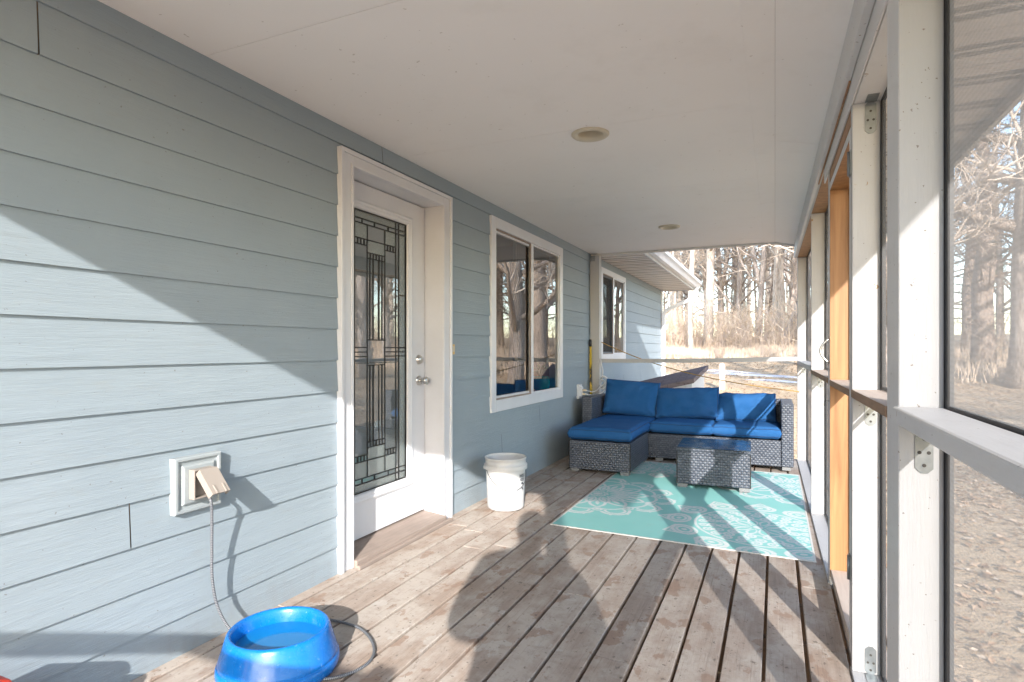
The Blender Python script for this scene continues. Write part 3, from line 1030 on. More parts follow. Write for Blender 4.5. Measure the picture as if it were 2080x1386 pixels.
def dy(px):
    k = (px - CX) / F
    return -SX * (CT + ST * k) / (ST - CT * k)
V_ = [dy(p) for p in (716.2, 723.0, 749.0, 754.3, 760.8, 772.5, 778.8, 784.6, 806.7, 812.5)]
HT = [1.915, 1.888]                                    # top pair
HB = [0.372, 0.402]                                    # bottom pair
HM = [1.165, 1.112]                                    # middle pair
cames = []
def vline(y, a, b): cames.append((y - 0.0029, y + 0.0029, a, b))
def hline(z, a, b): cames.append((a, b, z - 0.0029, z + 0.0029))
for y in (V_[0], V_[1], V_[8], V_[9]): vline(y, GZ0, GZ1)
for z in HT + HB: hline(z, GY0, GY1)
for z in HM + [sum(HM) / 2 + 0.0]:
    hline(z, GY0, V_[2]); hline(z, V_[7], GY1)
for y in (V_[2], V_[7]): vline(y, HB[1], HT[1])
# short ties in the double bands
for q in (0.17, 0.46, 0.80):
    yy = V_[1] + (V_[8] - V_[1]) * q
    vline(yy, HT[1], HT[0]); vline(yy, HB[0], HB[1])
# centre: blank square, textured square, row of beads, bundle of bars
for s_, zz in ((1, 1.80), (1, 1.725), (1, 1.692), (-1, 0.50), (-1, 0.575), (-1, 0.608)):
    hline(zz, V_[2], V_[7])
for zz in (1.21, 1.06): hline(zz, V_[2], V_[7])
for y in (V_[3], V_[4], V_[5], V_[6]):
    vline(y, 1.21, 1.692); vline(y, 0.608, 1.06)
for zz0, zz1 in ((1.692, 1.725), (0.575, 0.608)):
    for k in range(1, 6):
        vline(V_[2] + (V_[7] - V_[2]) * k / 6, zz0, zz1)
for a, b in ((V_[1], V_[2]), (V_[7], V_[8])):
    for zz0, zz1 in ((1.765, 1.800), (0.50, 0.535)):
        hline(zz0, a, b); hline(zz1, a, b)
        for k in range(1, 4): vline(a + (b - a) * k / 4, zz0, zz1)
for yy, zz in ((GY0, 1.48), (GY1, 1.50)):
    hline(zz, *((GY0, V_[0]) if yy == GY0 else (V_[9], GY1)))
hline(1.52, V_[0], V_[1]); hline(1.53, V_[8], V_[9])
mb = MB()
for i, (a, b, c_, d_) in enumerate(cames):
    e = 0.0004 * (i % 7)
    mb.box(GX + 0.0008, GX + 0.0035 + e, a, b, c_, d_)
# dark perimeter seal
for (a, b, c_, d_) in ((GY0 - 0.004, GY0 + 0.006, GZ0, GZ1), (GY1 - 0.006, GY1 + 0.004, GZ0, GZ1), (GY0, GY1, GZ1 - 0.006, GZ1 + 0.004), (GY0, GY1, GZ0 - 0.004, GZ0 + 0.005)):
    mb.box(GX + 0.0006, GX + 0.0072, a, b, c_, d_)
mb.build("lead_came", MAT["came"], door)
mb = MB()
for (a, b, c_, d_) in ((GY0, V_[0], GZ0, GZ1), (V_[9], GY1, GZ0, GZ1), (V_[1], V_[8], HT[0], GZ1), (V_[1], V_[8], GZ0, HB[0]), (V_[2], V_[7], 1.725, 1.80), (V_[2], V_[7], 0.50, 0.575), (V_[1], V_[2], 1.80, HT[1]), (V_[7], V_[8], 1.80, HT[1]), (V_[1], V_[8], HB[1], 0.50)):
    mb.quad((GX + 0.0005, a, c_), (GX + 0.0005, b, c_), (GX + 0.0005, b, d_), (GX + 0.0005, a, d_))
mb.build("textured_glass", MAT["textured_glass"], door)
# knob and deadbolt
def lathe_x(mb, prof, c, seg=28, mi=0):
    n, k = len(mb.v), len(prof)
    for s in range(seg):
        a = 2 * math.pi * s / seg
        for r, x in prof:
            mb.v.append((c[0] + x, c[1] + r * math.cos(a), c[2] + r * math.sin(a)))
    for s in range(seg):
        q = (s + 1) % seg
        for i in range(k - 1):
            mb.face((n + s * k + i, n + q * k + i, n + q * k + i + 1, n + s * k + i + 1), mi, None, True)
KY = 3.372
mb = MB(); lathe_x(mb, [(0.0, 0.013), (0.020, 0.012), (0.031, 0.006), (0.033, 0.0)], (SX, KY, 0.945))
lathe_x(mb, [(0.012, 0.008), (0.011, 0.030), (0.018, 0.036), (0.026, 0.046), (0.027, 0.060), (0.022, 0.067), (0.0, 0.069)], (SX, KY, 0.945))
mb.build("door_knob", MAT["nickel"], door)
mb = MB(); lathe_x(mb, [(0.0, 0.024), (0.014, 0.024), (0.024, 0.018), (0.032, 0.004), (0.033, 0.0)], (SX, KY, 1.085))
mb.build("deadbolt", MAT["nickel"], door)
mb = MB()
mb.prism([(WX - 0.20, 0.0), (WX + 0.045, -0.012), (WX + 0.045, 0.036), (WX - 0.12, 0.055), (WX - 0.20, 0.058)], y0 + 0.107, y1 - 0.104)
mb.box(WX + 0.046, WX + 0.070, y0 + 0.10, y1 - 0.06, -0.012, 0.014)
mb.build("threshold", MAT["sill_wood"], house, bev=0.003)

# ------------------------------------------------------------------ porch roof and ceiling
PY0, PY1 = -0.62, 7.0
ceil_o = thing("porch_roof", "flat pale painted plywood porch ceiling with its eave over the screens", "porch roof", (0, 0, 0))
mb = MB()
seams = [PY0, 1.643, 2.99, 4.33, 5.63, PY1]
for k in range(len(seams) - 1):
    ya, yb = seams[k] + (0.0013 if k else 0), seams[k + 1] - 0.0013
    hole = next(((lx, ly) for lx, ly in ((-0.909, 3.08), (-0.914, 5.72)) if ya < ly - 0.07 and ly + 0.07 < yb), None)
    if hole is None:
        mb.box(WX, -0.104, ya, yb, HZ, HZ + 0.012)
    else:
        lx, ly = hole; q = 0.066
        mb.box(WX, -0.104, ya, ly - q, HZ, HZ + 0.012); mb.box(WX, -0.104, ly + q, yb, HZ, HZ + 0.012)
        mb.box(WX, lx - q, ly - q, ly + q, HZ, HZ + 0.012); mb.box(lx + q, -0.104, ly - q, ly + q, HZ, HZ + 0.012)
mb.build("ceiling_panel", MAT["ceiling"], ceil_o)
mb = MB()
for a, b in ((PY0, 2.0), (2.003, 5.1), (5.103, PY1)):
    mb.box(-0.108, 0.0005, a, b, HZ - 0.0025, HZ + 0.010)
mb.build("ceiling_batten", MAT["ceiling"], ceil_o, bev=0.002)
mb = MB()
for a, b in ((PY0, 1.2), (1.202, 3.6), (3.602, 6.0), (6.002, PY1)):
    mb.prism([(0.001, HZ - 0.0005), (0.33, HZ - 0.073), (0.33, HZ - 0.06), (0.002, HZ + 0.014)], a, b)
mb.build("ceiling_panel", MAT["ceiling"], ceil_o)
mb = MB()                                               # roof deck above, closed all round
mb.prism([(WX - 0.4, HZ + 0.13), (-0.5, HZ + 0.13), (0.005, HZ + 0.022), (0.95, HZ - 0.03), (0.95, HZ - 0.005), (0.005, HZ + 0.26), (WX - 0.4, HZ + 0.45)], PY0 - 0.0, PY1 + 0.06)
mb.build("roof_deck", MAT["shingles"], ceil_o)
mb = MB()                                               # end trim boards across each end
mb.prism([(WX + 0.002, HZ - 0.030), (-0.06, HZ - 0.022), (-0.06, HZ + 0.019), (WX + 0.002, HZ + 0.019)], PY1, PY1 + 0.03)
mb.prism([(-0.057, HZ - 0.018), (0.24, HZ - 0.068), (0.24, HZ - 0.02), (-0.057, HZ + 0.019)], PY1, PY1 + 0.03)
mb.prism([(WX + 0.002, HZ - 0.055), (0.30, HZ - 0.075), (0.30, HZ - 0.03), (WX + 0.002, HZ + 0.019)], PY0 + 0.0, PY0 + 0.05)
mb.build("end_trim", MAT["lifted_white"], ceil_o, bev=0.002)
mb = MB()                                               # vented soffit outside the screens and its fascia
mb.box(0.40, 0.905, PY0, PY1, HZ - 0.075, HZ - 0.062)
mb.build("soffit", MAT["soffit"], ceil_o)
mb = MB()
mb.box(0.905, 0.93, PY0 - 0.02, PY1 + 0.06, HZ - 0.135, HZ + 0.02)
mb.build("fascia", MAT["white_paint"], ceil_o, bev=0.003)

# recessed lamps
def downlight(x, y, label):
    t = thing("recessed_light", label, "ceiling light", (x, y, HZ), "recessed lights in the porch ceiling")
    mb = MB(); mb.lathe([(0.101, 0.0), (0.101, -0.006), (0.093, -0.013), (0.078, -0.012), (0.068, -0.005), (0.064, 0.004), (0.061, 0.05), (0.058, 0.095)], (x, y, HZ - 0.0005), 40)
    mb.build("trim_ring", MAT["cream_trim"], t)
    mb = MB(); mb.lathe([(0.0, 0.030), (0.025, 0.033), (0.045, 0.042), (0.0595, 0.062)], (x, y, HZ), 32)
    mb.build("lens", MAT["lens"], t)
downlight(-0.909, 3.08, "larger looking cream ringed recessed light, nearer to the door")
downlight(-0.914, 5.72, "smaller looking cream ringed recessed light, above the sofa end of the porch")

# ------------------------------------------------------------------ screened wall
sw = thing("screen_wall", "white painted timber screen wall with a mid rail beside the deck", "screen wall", (0, 0, 0))
PW = 0.089
def dzr(y): return deck_z(SH(y))
def wall_part(name, mats, boxes, bev=0.003, top=None, side=None, parent=sw):
    mb = MB()
    for b in boxes:
        mb.box(*b, top=top, side=side)
    return mb.build(name, mats, parent, bev=bev, shear=True)
ZB = 0.012 + dzr(2.4)          # top of bottom plate
PZ0 = ZB
TOPN, TOPF = 2.050, 2.122
posts = [(-0.66, -0.57, TOPN), (1.638, 1.784, TOPN), (2.476, 2.514, TOPN), (3.385, 3.423, TOPF), (4.72, 4.758, TOPF), (6.93, 6.995, TOPF)]
for i, (a, b, t) in enumerate(posts):
    if i == 1:
        wall_part("post", [MAT["porch_white"], MAT["lifted_white"]], [(0.0, PW, a, b, PZ0, t)], side=1)  # inner face takes the lighter white, lifting its shade by colour
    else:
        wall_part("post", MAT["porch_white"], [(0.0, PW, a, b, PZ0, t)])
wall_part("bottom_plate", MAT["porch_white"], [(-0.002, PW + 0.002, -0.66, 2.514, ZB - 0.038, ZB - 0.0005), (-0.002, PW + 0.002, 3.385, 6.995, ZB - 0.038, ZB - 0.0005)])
wall_part("top_plate", MAT["lifted_white"], [(0.004, PW + 0.002, -0.66, 2.516, TOPN, TOPN + 0.038)])
wall_part("top_plate", [MAT["cedar"], MAT["porch_white"]], [(0.002, PW + 0.002, 3.38, 6.995, TOPF, TOPF + 0.036)])
# header: inner board, a stepped lower edge and the beam
wall_part("header_board", MAT["lifted_white"], [(-0.030, -0.006, PY0, 2.9, 2.128, HZ - 0.040), (-0.030, -0.006, 2.903, PY1, 2.128, HZ - 0.040)])
wall_part("header_beam", MAT["lifted_white"], [(-0.005, 0.085, PY0, PY1, 2.160, HZ - 0.066)])
wall_part("header_trim", MAT["lifted_white"], [(-0.005, 0.0025, PY0, 3.6, 2.049, 2.159), (-0.005, 0.0015, 3.603, PY1, 2.124, 2.159)])
wall_part("header_gap_strip", MAT["cedar"], [(-0.014, -0.0065, 2.45, 3.9, 2.121, 2.1275)], bev=0.001)
# mid rails
RZ0, RZ1 = 0.984, 1.022
wall_part("mid_rail", [MAT["lifted_white"]], [(-0.014, PW, -0.57, 1.636, RZ0, RZ1)], bev=0.006)  # near rail brightened by colour with the lighter white
wall_part("mid_rail", [MAT["raw_wood"], MAT["raw_top"]], [(-0.004, PW - 0.004, 1.786, 2.474, RZ0 - 0.004, RZ1 - 0.012)], top=1)
wall_part("mid_rail", [MAT["raw_wood"], MAT["raw_top"]], [(-0.004, PW - 0.004, 3.425, 4.718, RZ0 - 0.004, RZ1 - 0.012)], top=1)
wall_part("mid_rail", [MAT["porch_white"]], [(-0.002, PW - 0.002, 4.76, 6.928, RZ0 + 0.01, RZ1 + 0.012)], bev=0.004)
# screens, with the black spline that holds them
def screen(a, b, z0, z1, mat, parent=sw, x=None):
    x = PW + 0.004 if x is None else x
    mb = MB()
    mb.quad((x, a, z0), (x, b, z0), (x, b, z1), (x, a, z1))
    o = mb.build("screen", mat, parent, shear=True)
    mb = MB()
    s = 0.034
    xa, xb = x - 0.0035, x + 0.008
    for q in ((xa, xb, a, a + s, z0, z1), (xa, xb, b - s, b, z0, z1), (xa, xb, a + s, b - s, z0, z0 + 0.012), (xa, xb, a + s, b - s, z1 - 0.012, z1)):
        mb.box(*q)
    mb.build("screen_spline", MAT["spline"], parent if parent is sw else parent, shear=True)
screen(-0.575, 1.645, ZB, RZ0 + 0.012, MAT["near_mesh"]); screen(-0.575, 1.645, RZ1 - 0.006, TOPN, MAT["near_mesh"])
screen(1.780, 2.482, ZB, RZ0, MAT["fine_mesh"]); screen(1.780, 2.482, RZ1 - 0.012, TOPN, MAT["fine_mesh"])
screen(3.419, 4.726, ZB, RZ0, MAT["fine_mesh"]); screen(3.419, 4.726, RZ1 - 0.012, TOPF, MAT["fine_mesh"])
screen(4.754, 6.94, ZB, RZ0, MAT["fine_mesh"]); screen(4.754, 6.94, RZ1, TOPF, MAT["fine_mesh"])
# zinc mending plates
def bracket(x0, y, z0, z1, w=0.036, face='front'):
    """plate on a face that looks along -y"""
    mb = MB()
    n = 12
    c_ = 0.011
    xa, xb = x0, x0 + w
    pts = [(xa, z0 + c_), (xa + c_, z0), (xb - c_, z0), (xb, z0 + c_), (xb, z1 - c_), (xb - c_, z1), (xa + c_, z1), (xa, z1 - c_)]
    mb.prism(pts, y - 0.0025, y - 0.0003, axis='y')
    h = z1 - z0
    for fx_, fz in ((0.5, 0.16), (0.25, 0.42), (0.75, 0.42), (0.5, 0.70)):
        cx_, cz_ = xa + w * fx_, z0 + h * fz
        m0 = len(mb.v)
        for s in range(12):
            a = 2 * math.pi * s / 12
            mb.v.append((cx_ + 0.0042 * math.cos(a), y - 0.0034, cz_ + 0.0042 * math.sin(a)))
        mb.face(list(range(m0, m0 + 12)), 1)
    return mb
def put_bracket(*a, **k):
    bend = k.pop('bend', None)
    mb = bracket(*a, **k)
    if bend == 'up':          # leg under the top plate
        mb.box(a[0], a[0] + 0.036, a[1] - 0.075, a[1] - 0.0026, a[3] - 0.0022, a[3] - 0.0002)
    if bend == 'down':
        mb.box(a[0], a[0] + 0.036, a[1] - 0.075, a[1] - 0.0026, a[2] + 0.0003, a[2] + 0.0023)
    o = mb.build("mending_plate", [MAT["zinc"], MAT["dark"]], sw, shear=True)
    return o
put_bracket(0.040, 2.476, TOPN - 0.115, TOPN, bend='up')
put_bracket(0.040, 2.476, ZB, ZB + 0.10, bend='down')
put_bracket(0.040, 2.476, RZ0 - 0.105, RZ0 - 0.006)
put_bracket(0.032, 1.638, RZ0 - 0.115, RZ0 - 0.001)
put_bracket(0.040, 4.72, RZ0 - 0.105, RZ0 - 0.006)
put_bracket(0.040, 6.93, RZ0 - 0.085, RZ0 + 0.008)

# screen door in the opening
sd = thing("screen_door", "screen door of orange cedar boards with white painted inner edges", "screen door", (0, 0, 0))
DZ0, DZ1 = 0.02, 1.985
DA, DB = 2.522, 3.375
def door_part(name, boxes, mats, **k):
    return wall_part(name, mats, boxes, parent=sd, **k)
M3 = [MAT["cedar"], MAT["white_paint"]]
door_part("stile", [(0.0, PW, DA, DA + 0.038, DZ0, DZ1)], M3, side=1)
far_stile = door_part("stile", [(0.0, PW, DB - 0.038, DB, DZ0, DZ1)], M3, side=1)
door_part("top_rail", [(0.0, PW, DA + 0.039, DB - 0.039, DZ1 - 0.038, DZ1)], M3, side=1)
door_part("bottom_rail", [(0.004, PW, DA + 0.039, DB - 0.039, DZ0, DZ0 + 0.038)], [MAT["cedar"], MAT["raw_top"]], top=1, side=1)
door_part("mid_rail", [(-0.002, PW, DA + 0.039, DB - 0.039, RZ0 - 0.008, RZ1 - 0.018)], [MAT["raw_wood"], MAT["raw_top"]], top=1)
# cedar lining of the opening above the door
wall_part("door_lining", MAT["cedar"], [(0.003, PW + 0.003, 2.517, 3.383, 2.000, 2.046)])
wall_part("door_lining", MAT["cedar"], [(0.003, PW + 0.003, 2.517, 3.38, 2.047, 2.158)])
screen(DA + 0.03, DB - 0.03, DZ0 + 0.03, RZ0, MAT["fine_mesh"], parent=sd); screen(DA + 0.03, DB - 0.03, RZ1 - 0.02, DZ1 - 0.03, MAT["fine_mesh"], parent=sd)
mb = MB()
hp = [(-0.001, 3.352, 1.085)] + [(-0.001 - 0.040 * math.sin(math.pi * k / 12), 3.352, 1.085 + 0.125 * k / 12) for k in range(1, 12)] + [(-0.001, 3.352, 1.21)]
mb.tube(hp, 0.0055, 10)
mb.build("handle", MAT["nickel"], sd, shear=True)
mb = MB()
mb.tube([(-0.001, 3.356, 0.895), (-0.02, 3.356, 0.895), (-0.022, 3.356, 0.87)], 0.003, 8)
mb.build("hook", MAT["wire"], sd, shear=True)
for zz in (1.80, 0.30):
    mb = MB()
    mb.box(-0.004, -0.0005, 2.490, 2.545, zz, zz + 0.09)
    mb.tube([(-0.006, 2.5185, zz), (-0.006, 2.5185, zz + 0.09)], 0.006, 10)
    mb.build("hinge", MAT["zinc"], sd, shear=True)

# far end frame and the frame behind the camera
ef = thing("end_frame", "white post and thin white rail closing the far end of the porch", "railing", (0, 0, 0))
mb = MB(); mb.box(WX + 0.012, WX + 0.128, 6.93, 7.02, -0.03, HZ - 0.031)
po = mb.build("post", MAT["porch_white"], ef, bev=0.003)
mb = MB(); mb.box(WX + 0.016, WX + 0.075, 6.9285, 6.9297, HZ - 0.10, HZ - 0.034); mb.build("mending_plate", MAT["zinc"], ef)
mb = MB()
n_ = 14
for k in range(n_):
    xa = WX + 0.13 + (0.222 - WX - 0.13) * k / n_; xb = WX + 0.13 + (0.222 - WX - 0.13) * (k + 1) / n_
    def rz(x):
        t = (x - WX) / 2.28
        return 0.992 + 0.038 * t - 0.010 * math.sin(math.pi * t)
    n = len(mb.v)
    mb.box(xa, xb, 6.935, 7.015, 0, 0.045)
    for q in range(n, n + 8):
        x, y, z = mb.v[q]
        mb.v[q] = (x, y, z + rz(x))
mb.build("rail", MAT["porch_white"], ef)
bf = thing("entry_rail", "white rail and post at the open near end of the porch", "railing", (0, 0, 0))
mb = MB(); mb.box(WX + 0.01, -0.42, -0.655, -0.566, 0.984, 1.022); mb.build("rail", MAT["porch_white"], bf, bev=0.003)
mb = MB(); mb.box(-0.42, -0.335, -0.655, -0.566, 0.0, 1.05); mb.build("post", MAT["porch_white"], bf, bev=0.003)

# ------------------------------------------------------------------ wall fittings
ob = thing("outlet_box", "weathered grey outdoor outlet with its flip cover propped open by a plug", "electrical outlet", (WX, 1.59, 0.64))
mb = MB()
frame_ring(mb, 1.489, 1.690, 0.537, 0.748, [(0.0, WX - 0.01), (0.0, WX + 0.030), (0.004, WX + 0.034), (0.013, WX + 0.034), (0.016, WX + 0.027), (0.030, WX + 0.025), (0.032, WX + 0.033), (0.038, WX + 0.036), (0.05, WX + 0.036), (0.0985, WX + 0.0365)])
mb.build("mounting_block", MAT["outlet_paint"], ob)
mb = MB()
bx0, bx1 = WX + 0.0368, WX + 0.066
by0, by1, bz0, bz1 = 1.543, 1.632, 0.588, 0.700
t_ = 0.006
mb.box(bx0, bx1, by0, by0 + t_, bz0, bz1); mb.box(bx0, bx1, by1 - t_, by1, bz0, bz1)
mb.box(bx0, bx1, by0 + t_, by1 - t_, bz1 - t_, bz1); mb.box(bx0, bx1, by0 + t_, by1 - t_, bz0, bz0 + t_)
mb.box(bx0, bx0 + 0.004, by0 + t_, by1 - t_, bz0 + t_, bz1 - t_)
mb.build("outlet_housing", MAT["outlet_cover"], ob, bev=0.0015)
Mx = Matrix.Translation(Vector((bx1 - 0.004, 0, bz1 - 0.014))) @ Matrix.Rotation(math.radians(-40), 4, 'Y')
mb = MB()                                       # cover, hinged at the top and tilted out over the plug
ly0, ly1 = by0 + 0.010, by1 + 0.000
mb.box(0.018, 0.024, ly0, ly1, -0.112, 0.0, M=Mx)
mb.box(-0.004, 0.018, ly0, ly0 + 0.005, -0.112, 0.0, M=Mx); mb.box(-0.004, 0.018, ly1 - 0.005, ly1, -0.112, 0.0, M=Mx)
mb.box(-0.002, 0.018, ly0 + 0.005, ly1 - 0.005, -0.005, 0.0, M=Mx)
mb.box(0.024, 0.027, ly0 + 0.018, ly0 + 0.026, -0.112, -0.075, M=Mx); mb.box(0.024, 0.027, ly1 - 0.022, ly1 - 0.014, -0.112, -0.075, M=Mx)
mb.build("flip_cover", MAT["outlet_cover"], ob, bev=0.001)

ob2 = thing("outlet_box", "small white outlet box beside the sofa arm with plugs in it", "electrical outlet", (WX, 6.52, 0.66))
mb = MB()
p = at(1177, 795, x=WX + 0.02)
oy, oz = p.y, 0.665
frame_ring(mb, oy - 0.05, oy + 0.07, oz - 0.075, oz + 0.085, [(0.0, WX), (0.0, WX + 0.028), (0.006, WX + 0.032), (0.016, WX + 0.032), (0.02, WX + 0.022), (0.045, WX + 0.022), (0.0595, WX + 0.022)])
mb.build("mounting_block", MAT["vinyl_white"], ob2)
mb = MB()
mb.box(WX + 0.023, WX + 0.055, oy - 0.02, oy + 0.035, oz - 0.05, oz + 0.06)
mb.build("cover", MAT["vinyl_white"], ob2, bev=0.004)
mb = MB()
mb.box(WX + 0.056, WX + 0.10, oy - 0.008, oy + 0.018, oz + 0.01, oz + 0.035)
mb.box(WX + 0.056, WX + 0.088, oy - 0.006, oy + 0.016, oz - 0.035, oz - 0.012)
mb.build("plug", MAT["cream_trim"], ob2, bev=0.004)

def bez(pts, n=24):
    """smooth path through points (Catmull-Rom)"""
    pts = [Vector(p) for p in pts]
    out = []
    P = [pts[0] * 2 - pts[1]] + pts + [pts[-1] * 2 - pts[-2]]
    for i in range(1, len(P) - 2):
        for k in range(n):
            t = k / n
            a, b, c_, d_ = P[i - 1], P[i], P[i + 1], P[i + 2]
            out.append(0.5 * ((2 * b) + (c_ - a) * t + (2 * a - 5 * b + 4 * c_ - d_) * t * t + (3 * b - a - 3 * c_ + d_) * t ** 3))
    out.append(pts[-1])
    return out

wc = thing("wall_cord", "tangled pale cord with a plug cluster hanging by the far post", "cord", (WX + 0.1, 6.7, 0.7))
mb = MB()
mb.tube(bez([(WX + 0.10, oy, oz + 0.02), (WX + 0.15, oy + 0.12, oz + 0.0), (WX + 0.16, 6.80, 0.70), (WX + 0.19, 6.86, 0.86), (WX + 0.15, 6.91, 1.03)], 8), 0.006, 6)
mb.tube(bez([(WX + 0.09, oy, oz - 0.02), (WX + 0.14, oy + 0.1, oz - 0.04), (WX + 0.20, 6.78, 0.64), (WX + 0.25, 6.85, 0.74), (WX + 0.22, 6.88, 0.80)], 8), 0.008, 6)
mb.tube(bez([(WX + 0.18, 6.80, 0.70), (WX + 0.23, 6.82, 0.76), (WX + 0.17, 6.84, 0.80), (WX + 0.22, 6.80, 0.83), (WX + 0.26, 6.84, 0.77), (WX + 0.20, 6.79, 0.68)], 8), 0.014, 6)
mb.build("cord", MAT["grey_cord"], wc)

yr = thing("garden_tool", "worn yellow and black long tool leaning upright beside the white post", "garden tool", (WX + 0.03, 6.88, 0))
mb = MB()
mb.tube([(WX + 0.058, 6.86, 0.0), (WX + 0.042, 6.875, 0.55), (WX + 0.03, 6.885, 1.20)], [0.016, 0.018, 0.014], 12)
mb.build("shaft", MAT["yellow"], yr)
mb = MB()
mb.tube([(WX + 0.0295, 6.8855, 1.185), (WX + 0.027, 6.888, 1.27)], [0.0165, 0.0165], 12)
mb.build("grip", MAT["black"], yr)

db = thing("doorbell_plate", "small bare brass doorbell plate on the siding by the door", "doorbell", (WX + 0.01, 3.64, 1.15))
p = at(921, 710, x=WX + 0.012)
mb = MB(); mb.box(WX + 0.006, WX + 0.014, p.y - 0.017, p.y + 0.017, p.z - 0.035, p.z + 0.035); mb.build("plate", MAT["brass"], db, bev=0.002)
mb = MB(); mb.box(WX + 0.0142, WX + 0.017, p.y - 0.010, p.y + 0.006, p.z - 0.018, p.z + 0.022); mb.build("bell_insert", MAT["cream_trim"], db, bev=0.001)

# ------------------------------------------------------------------ heated water bowl with its spring wrapped cord
bc = (-1.650, 1.622, deck_z(-1.66))
bw = thing("water_bowl", "round bright blue heated water bowl holding water on the deck", "pet bowl", bc)
mb = MB()
prof = [(0.198, 0.0), (0.206, 0.003), (0.2115, 0.020), (0.2105, 0.040), (0.2065, 0.0455), (0.2040, 0.0465), (0.2040, 0.0500), (0.2055, 0.0515), (0.2030, 0.060), (0.181, 0.132), (0.177, 0.144), (0.171, 0.1505), (0.165, 0.150), (0.160, 0.145), (0.156, 0.134), (0.149, 0.095), (0.144, 0.062), (0.130, 0.055), (0.0, 0.054)]
mb.lathe(prof, bc, 72)
bo = mb.build("bowl", MAT["blue_plastic"], bw)
mb = MB(); mb.disc((bc[0], bc[1], bc[2] + 0.100), 0.1497, 48); mb.build("water", MAT["water"], bw)
mb = MB()
cz0 = 0.0
path = [(bx1 + 0.006, 1.596, 0.600), (bx1 + 0.022, 1.598, 0.57), (WX + 0.075, 1.612, 0.50), (WX + 0.062, 1.622, 0.38), (WX + 0.055, 1.630, 0.26), (WX + 0.060, 1.648, 0.15), (WX + 0.095, 1.672, 0.06), (WX + 0.15, 1.70, 0.010), (WX + 0.22, 1.715, 0.004)]
mb.tube(bez(path, 22), 0.0056, 10)
lp = [at(px, py, z=-0.006) for px, py in ((650, 1262), (672, 1264), (702, 1270), (732, 1281), (752, 1300), (760, 1324), (750, 1347), (722, 1366), (684, 1379), (640, 1385), (600, 1389))]
mb.tube(bez([(p.x, p.y, deck_z(p.x) + 0.0075) for p in lp], 18), 0.0056, 10)
mb.build("power_cord", MAT["cord"], bw)

# ------------------------------------------------------------------ bucket
bk = (-1.80, 3.93, deck_z(-1.8) + 0.001)
bu = thing("plastic_bucket", "white five gallon plastic bucket without a lid by the wall", "bucket", bk)
mb = MB()
mb.lathe([(0.0, 0.004), (0.122, 0.002), (0.130, 0.006), (0.1335, 0.02), (0.1445, 0.285), (0.1450, 0.287), (0.156, 0.289), (0.158, 0.293), (0.158, 0.318), (0.156, 0.322), (0.1475, 0.323), (0.1478, 0.345), (0.149, 0.362), (0.153, 0.364), (0.154, 0.370), (0.151, 0.374), (0.1465, 0.373), (0.1445, 0.36), (0.129, 0.02), (0.0, 0.012)], bk, 64)
mb.build("shell", MAT["bucket"], bu)
vdir = Vector((-bk[0], -bk[1], 0)).normalized()
side = Vector((-vdir.y, vdir.x, 0))
hd = (vdir * 0.94 + side * 0.34).normalized()          # where the bail hangs
hs = Vector((-hd.y, hd.x, 0))
mb = MB()
pth = []
for k in range(33):
    a = math.pi * k / 32
    s = math.cos(a)
    drop = math.sin(a)
    ang = a - math.pi / 2
    rr = 0.1535 + 0.006 * drop
    zz = 0.305 - 0.155 * drop ** 0.85
    rr2 = 0.1345 + (0.1445 - 0.1345) * zz / 0.285 + 0.006 if zz < 0.285 else 0.161
    rr2 = max(rr2, 0.142)
    dirv = hd * math.sin(a) + hs * math.cos(a)
    pth.append(Vector(bk) + dirv * rr2 + Vector((0, 0, zz)))
mb.tube(pth, 0.0032, 8)
mb.build("bail_handle", MAT["wire"], bu)
mb = MB(); mb.tube(pth[14:19], 0.0065, 10); mb.build("handle_grip", MAT["bucket"], bu)
for sgn in (1, -1):
    mb = MB()
    cpt = Vector(bk) + hs * sgn * 0.160 + Vector((0, 0, 0.305))
    mb.tube([cpt - hs * sgn * 0.004, cpt + hs * sgn * 0.006], 0.014, 14)
    mb.build("handle_ear", MAT["bucket"], bu)
# printed stencil on the right flank: a rough block of small type over two dark marks
mb = MB()
pd = (vdir * 0.50 - side * -0.866)
a0 = math.atan2(pd.y, pd.x)
def bucket_patch(mb, da0, da1, z0, z1):
    for k in range(3):
        aa = a0 + da0 + (da1 - da0) * k / 3; ab = a0 + da0 + (da1 - da0) * (k + 1) / 3
        q = []
        for (a, z) in ((aa, z0), (ab, z0), (ab, z1), (aa, z1)):
            r = 0.1335 + (0.1445 - 0.1335) * (z - 0.02) / 0.265 + 0.0006
            q.append((bk[0] + r * math.cos(a), bk[1] + r * math.sin(a), bk[2] + z))
        mb.quad(*q)
pr = random.Random(3)
SEG = {'H': "101/101/111/101/101", 'A': "010/101/111/101/101", 'N': "111/101/101/101/101", 'D': "110/101/101/101/110", 'L': "100/100/100/100/111", 'E': "111/100/110/100/111", '5': "111/100/110/001/110", 'G': "111/100/101/101/111"}
def small_type(text, z, hgt, start, wid):
    for i, ch in enumerate(text):
        rows = SEG.get(ch)
        if not rows: continue
        for r, row in enumerate(rows.split('/')):
            for q, bit in enumerate(row):
                if bit == '1':
                    da = start + i * wid + q * wid * 0.28
                    bucket_patch(mb, da, da + wid * 0.27, z - (r + 1) * hgt / 5, z - r * hgt / 5)
small_type("HANDLE", 0.262, 0.024, -0.28, 0.085)
small_type("AGED", 0.232, 0.022, -0.22, 0.085)
bucket_patch(mb, -0.13, 0.05, 0.186, 0.202); bucket_patch(mb, 0.00, 0.12, 0.170, 0.190); bucket_patch(mb, -0.08, 0.03, 0.150, 0.166); bucket_patch(mb, 0.04, 0.10, 0.140, 0.156)
mb.build("printing", MAT["ink"], bu)

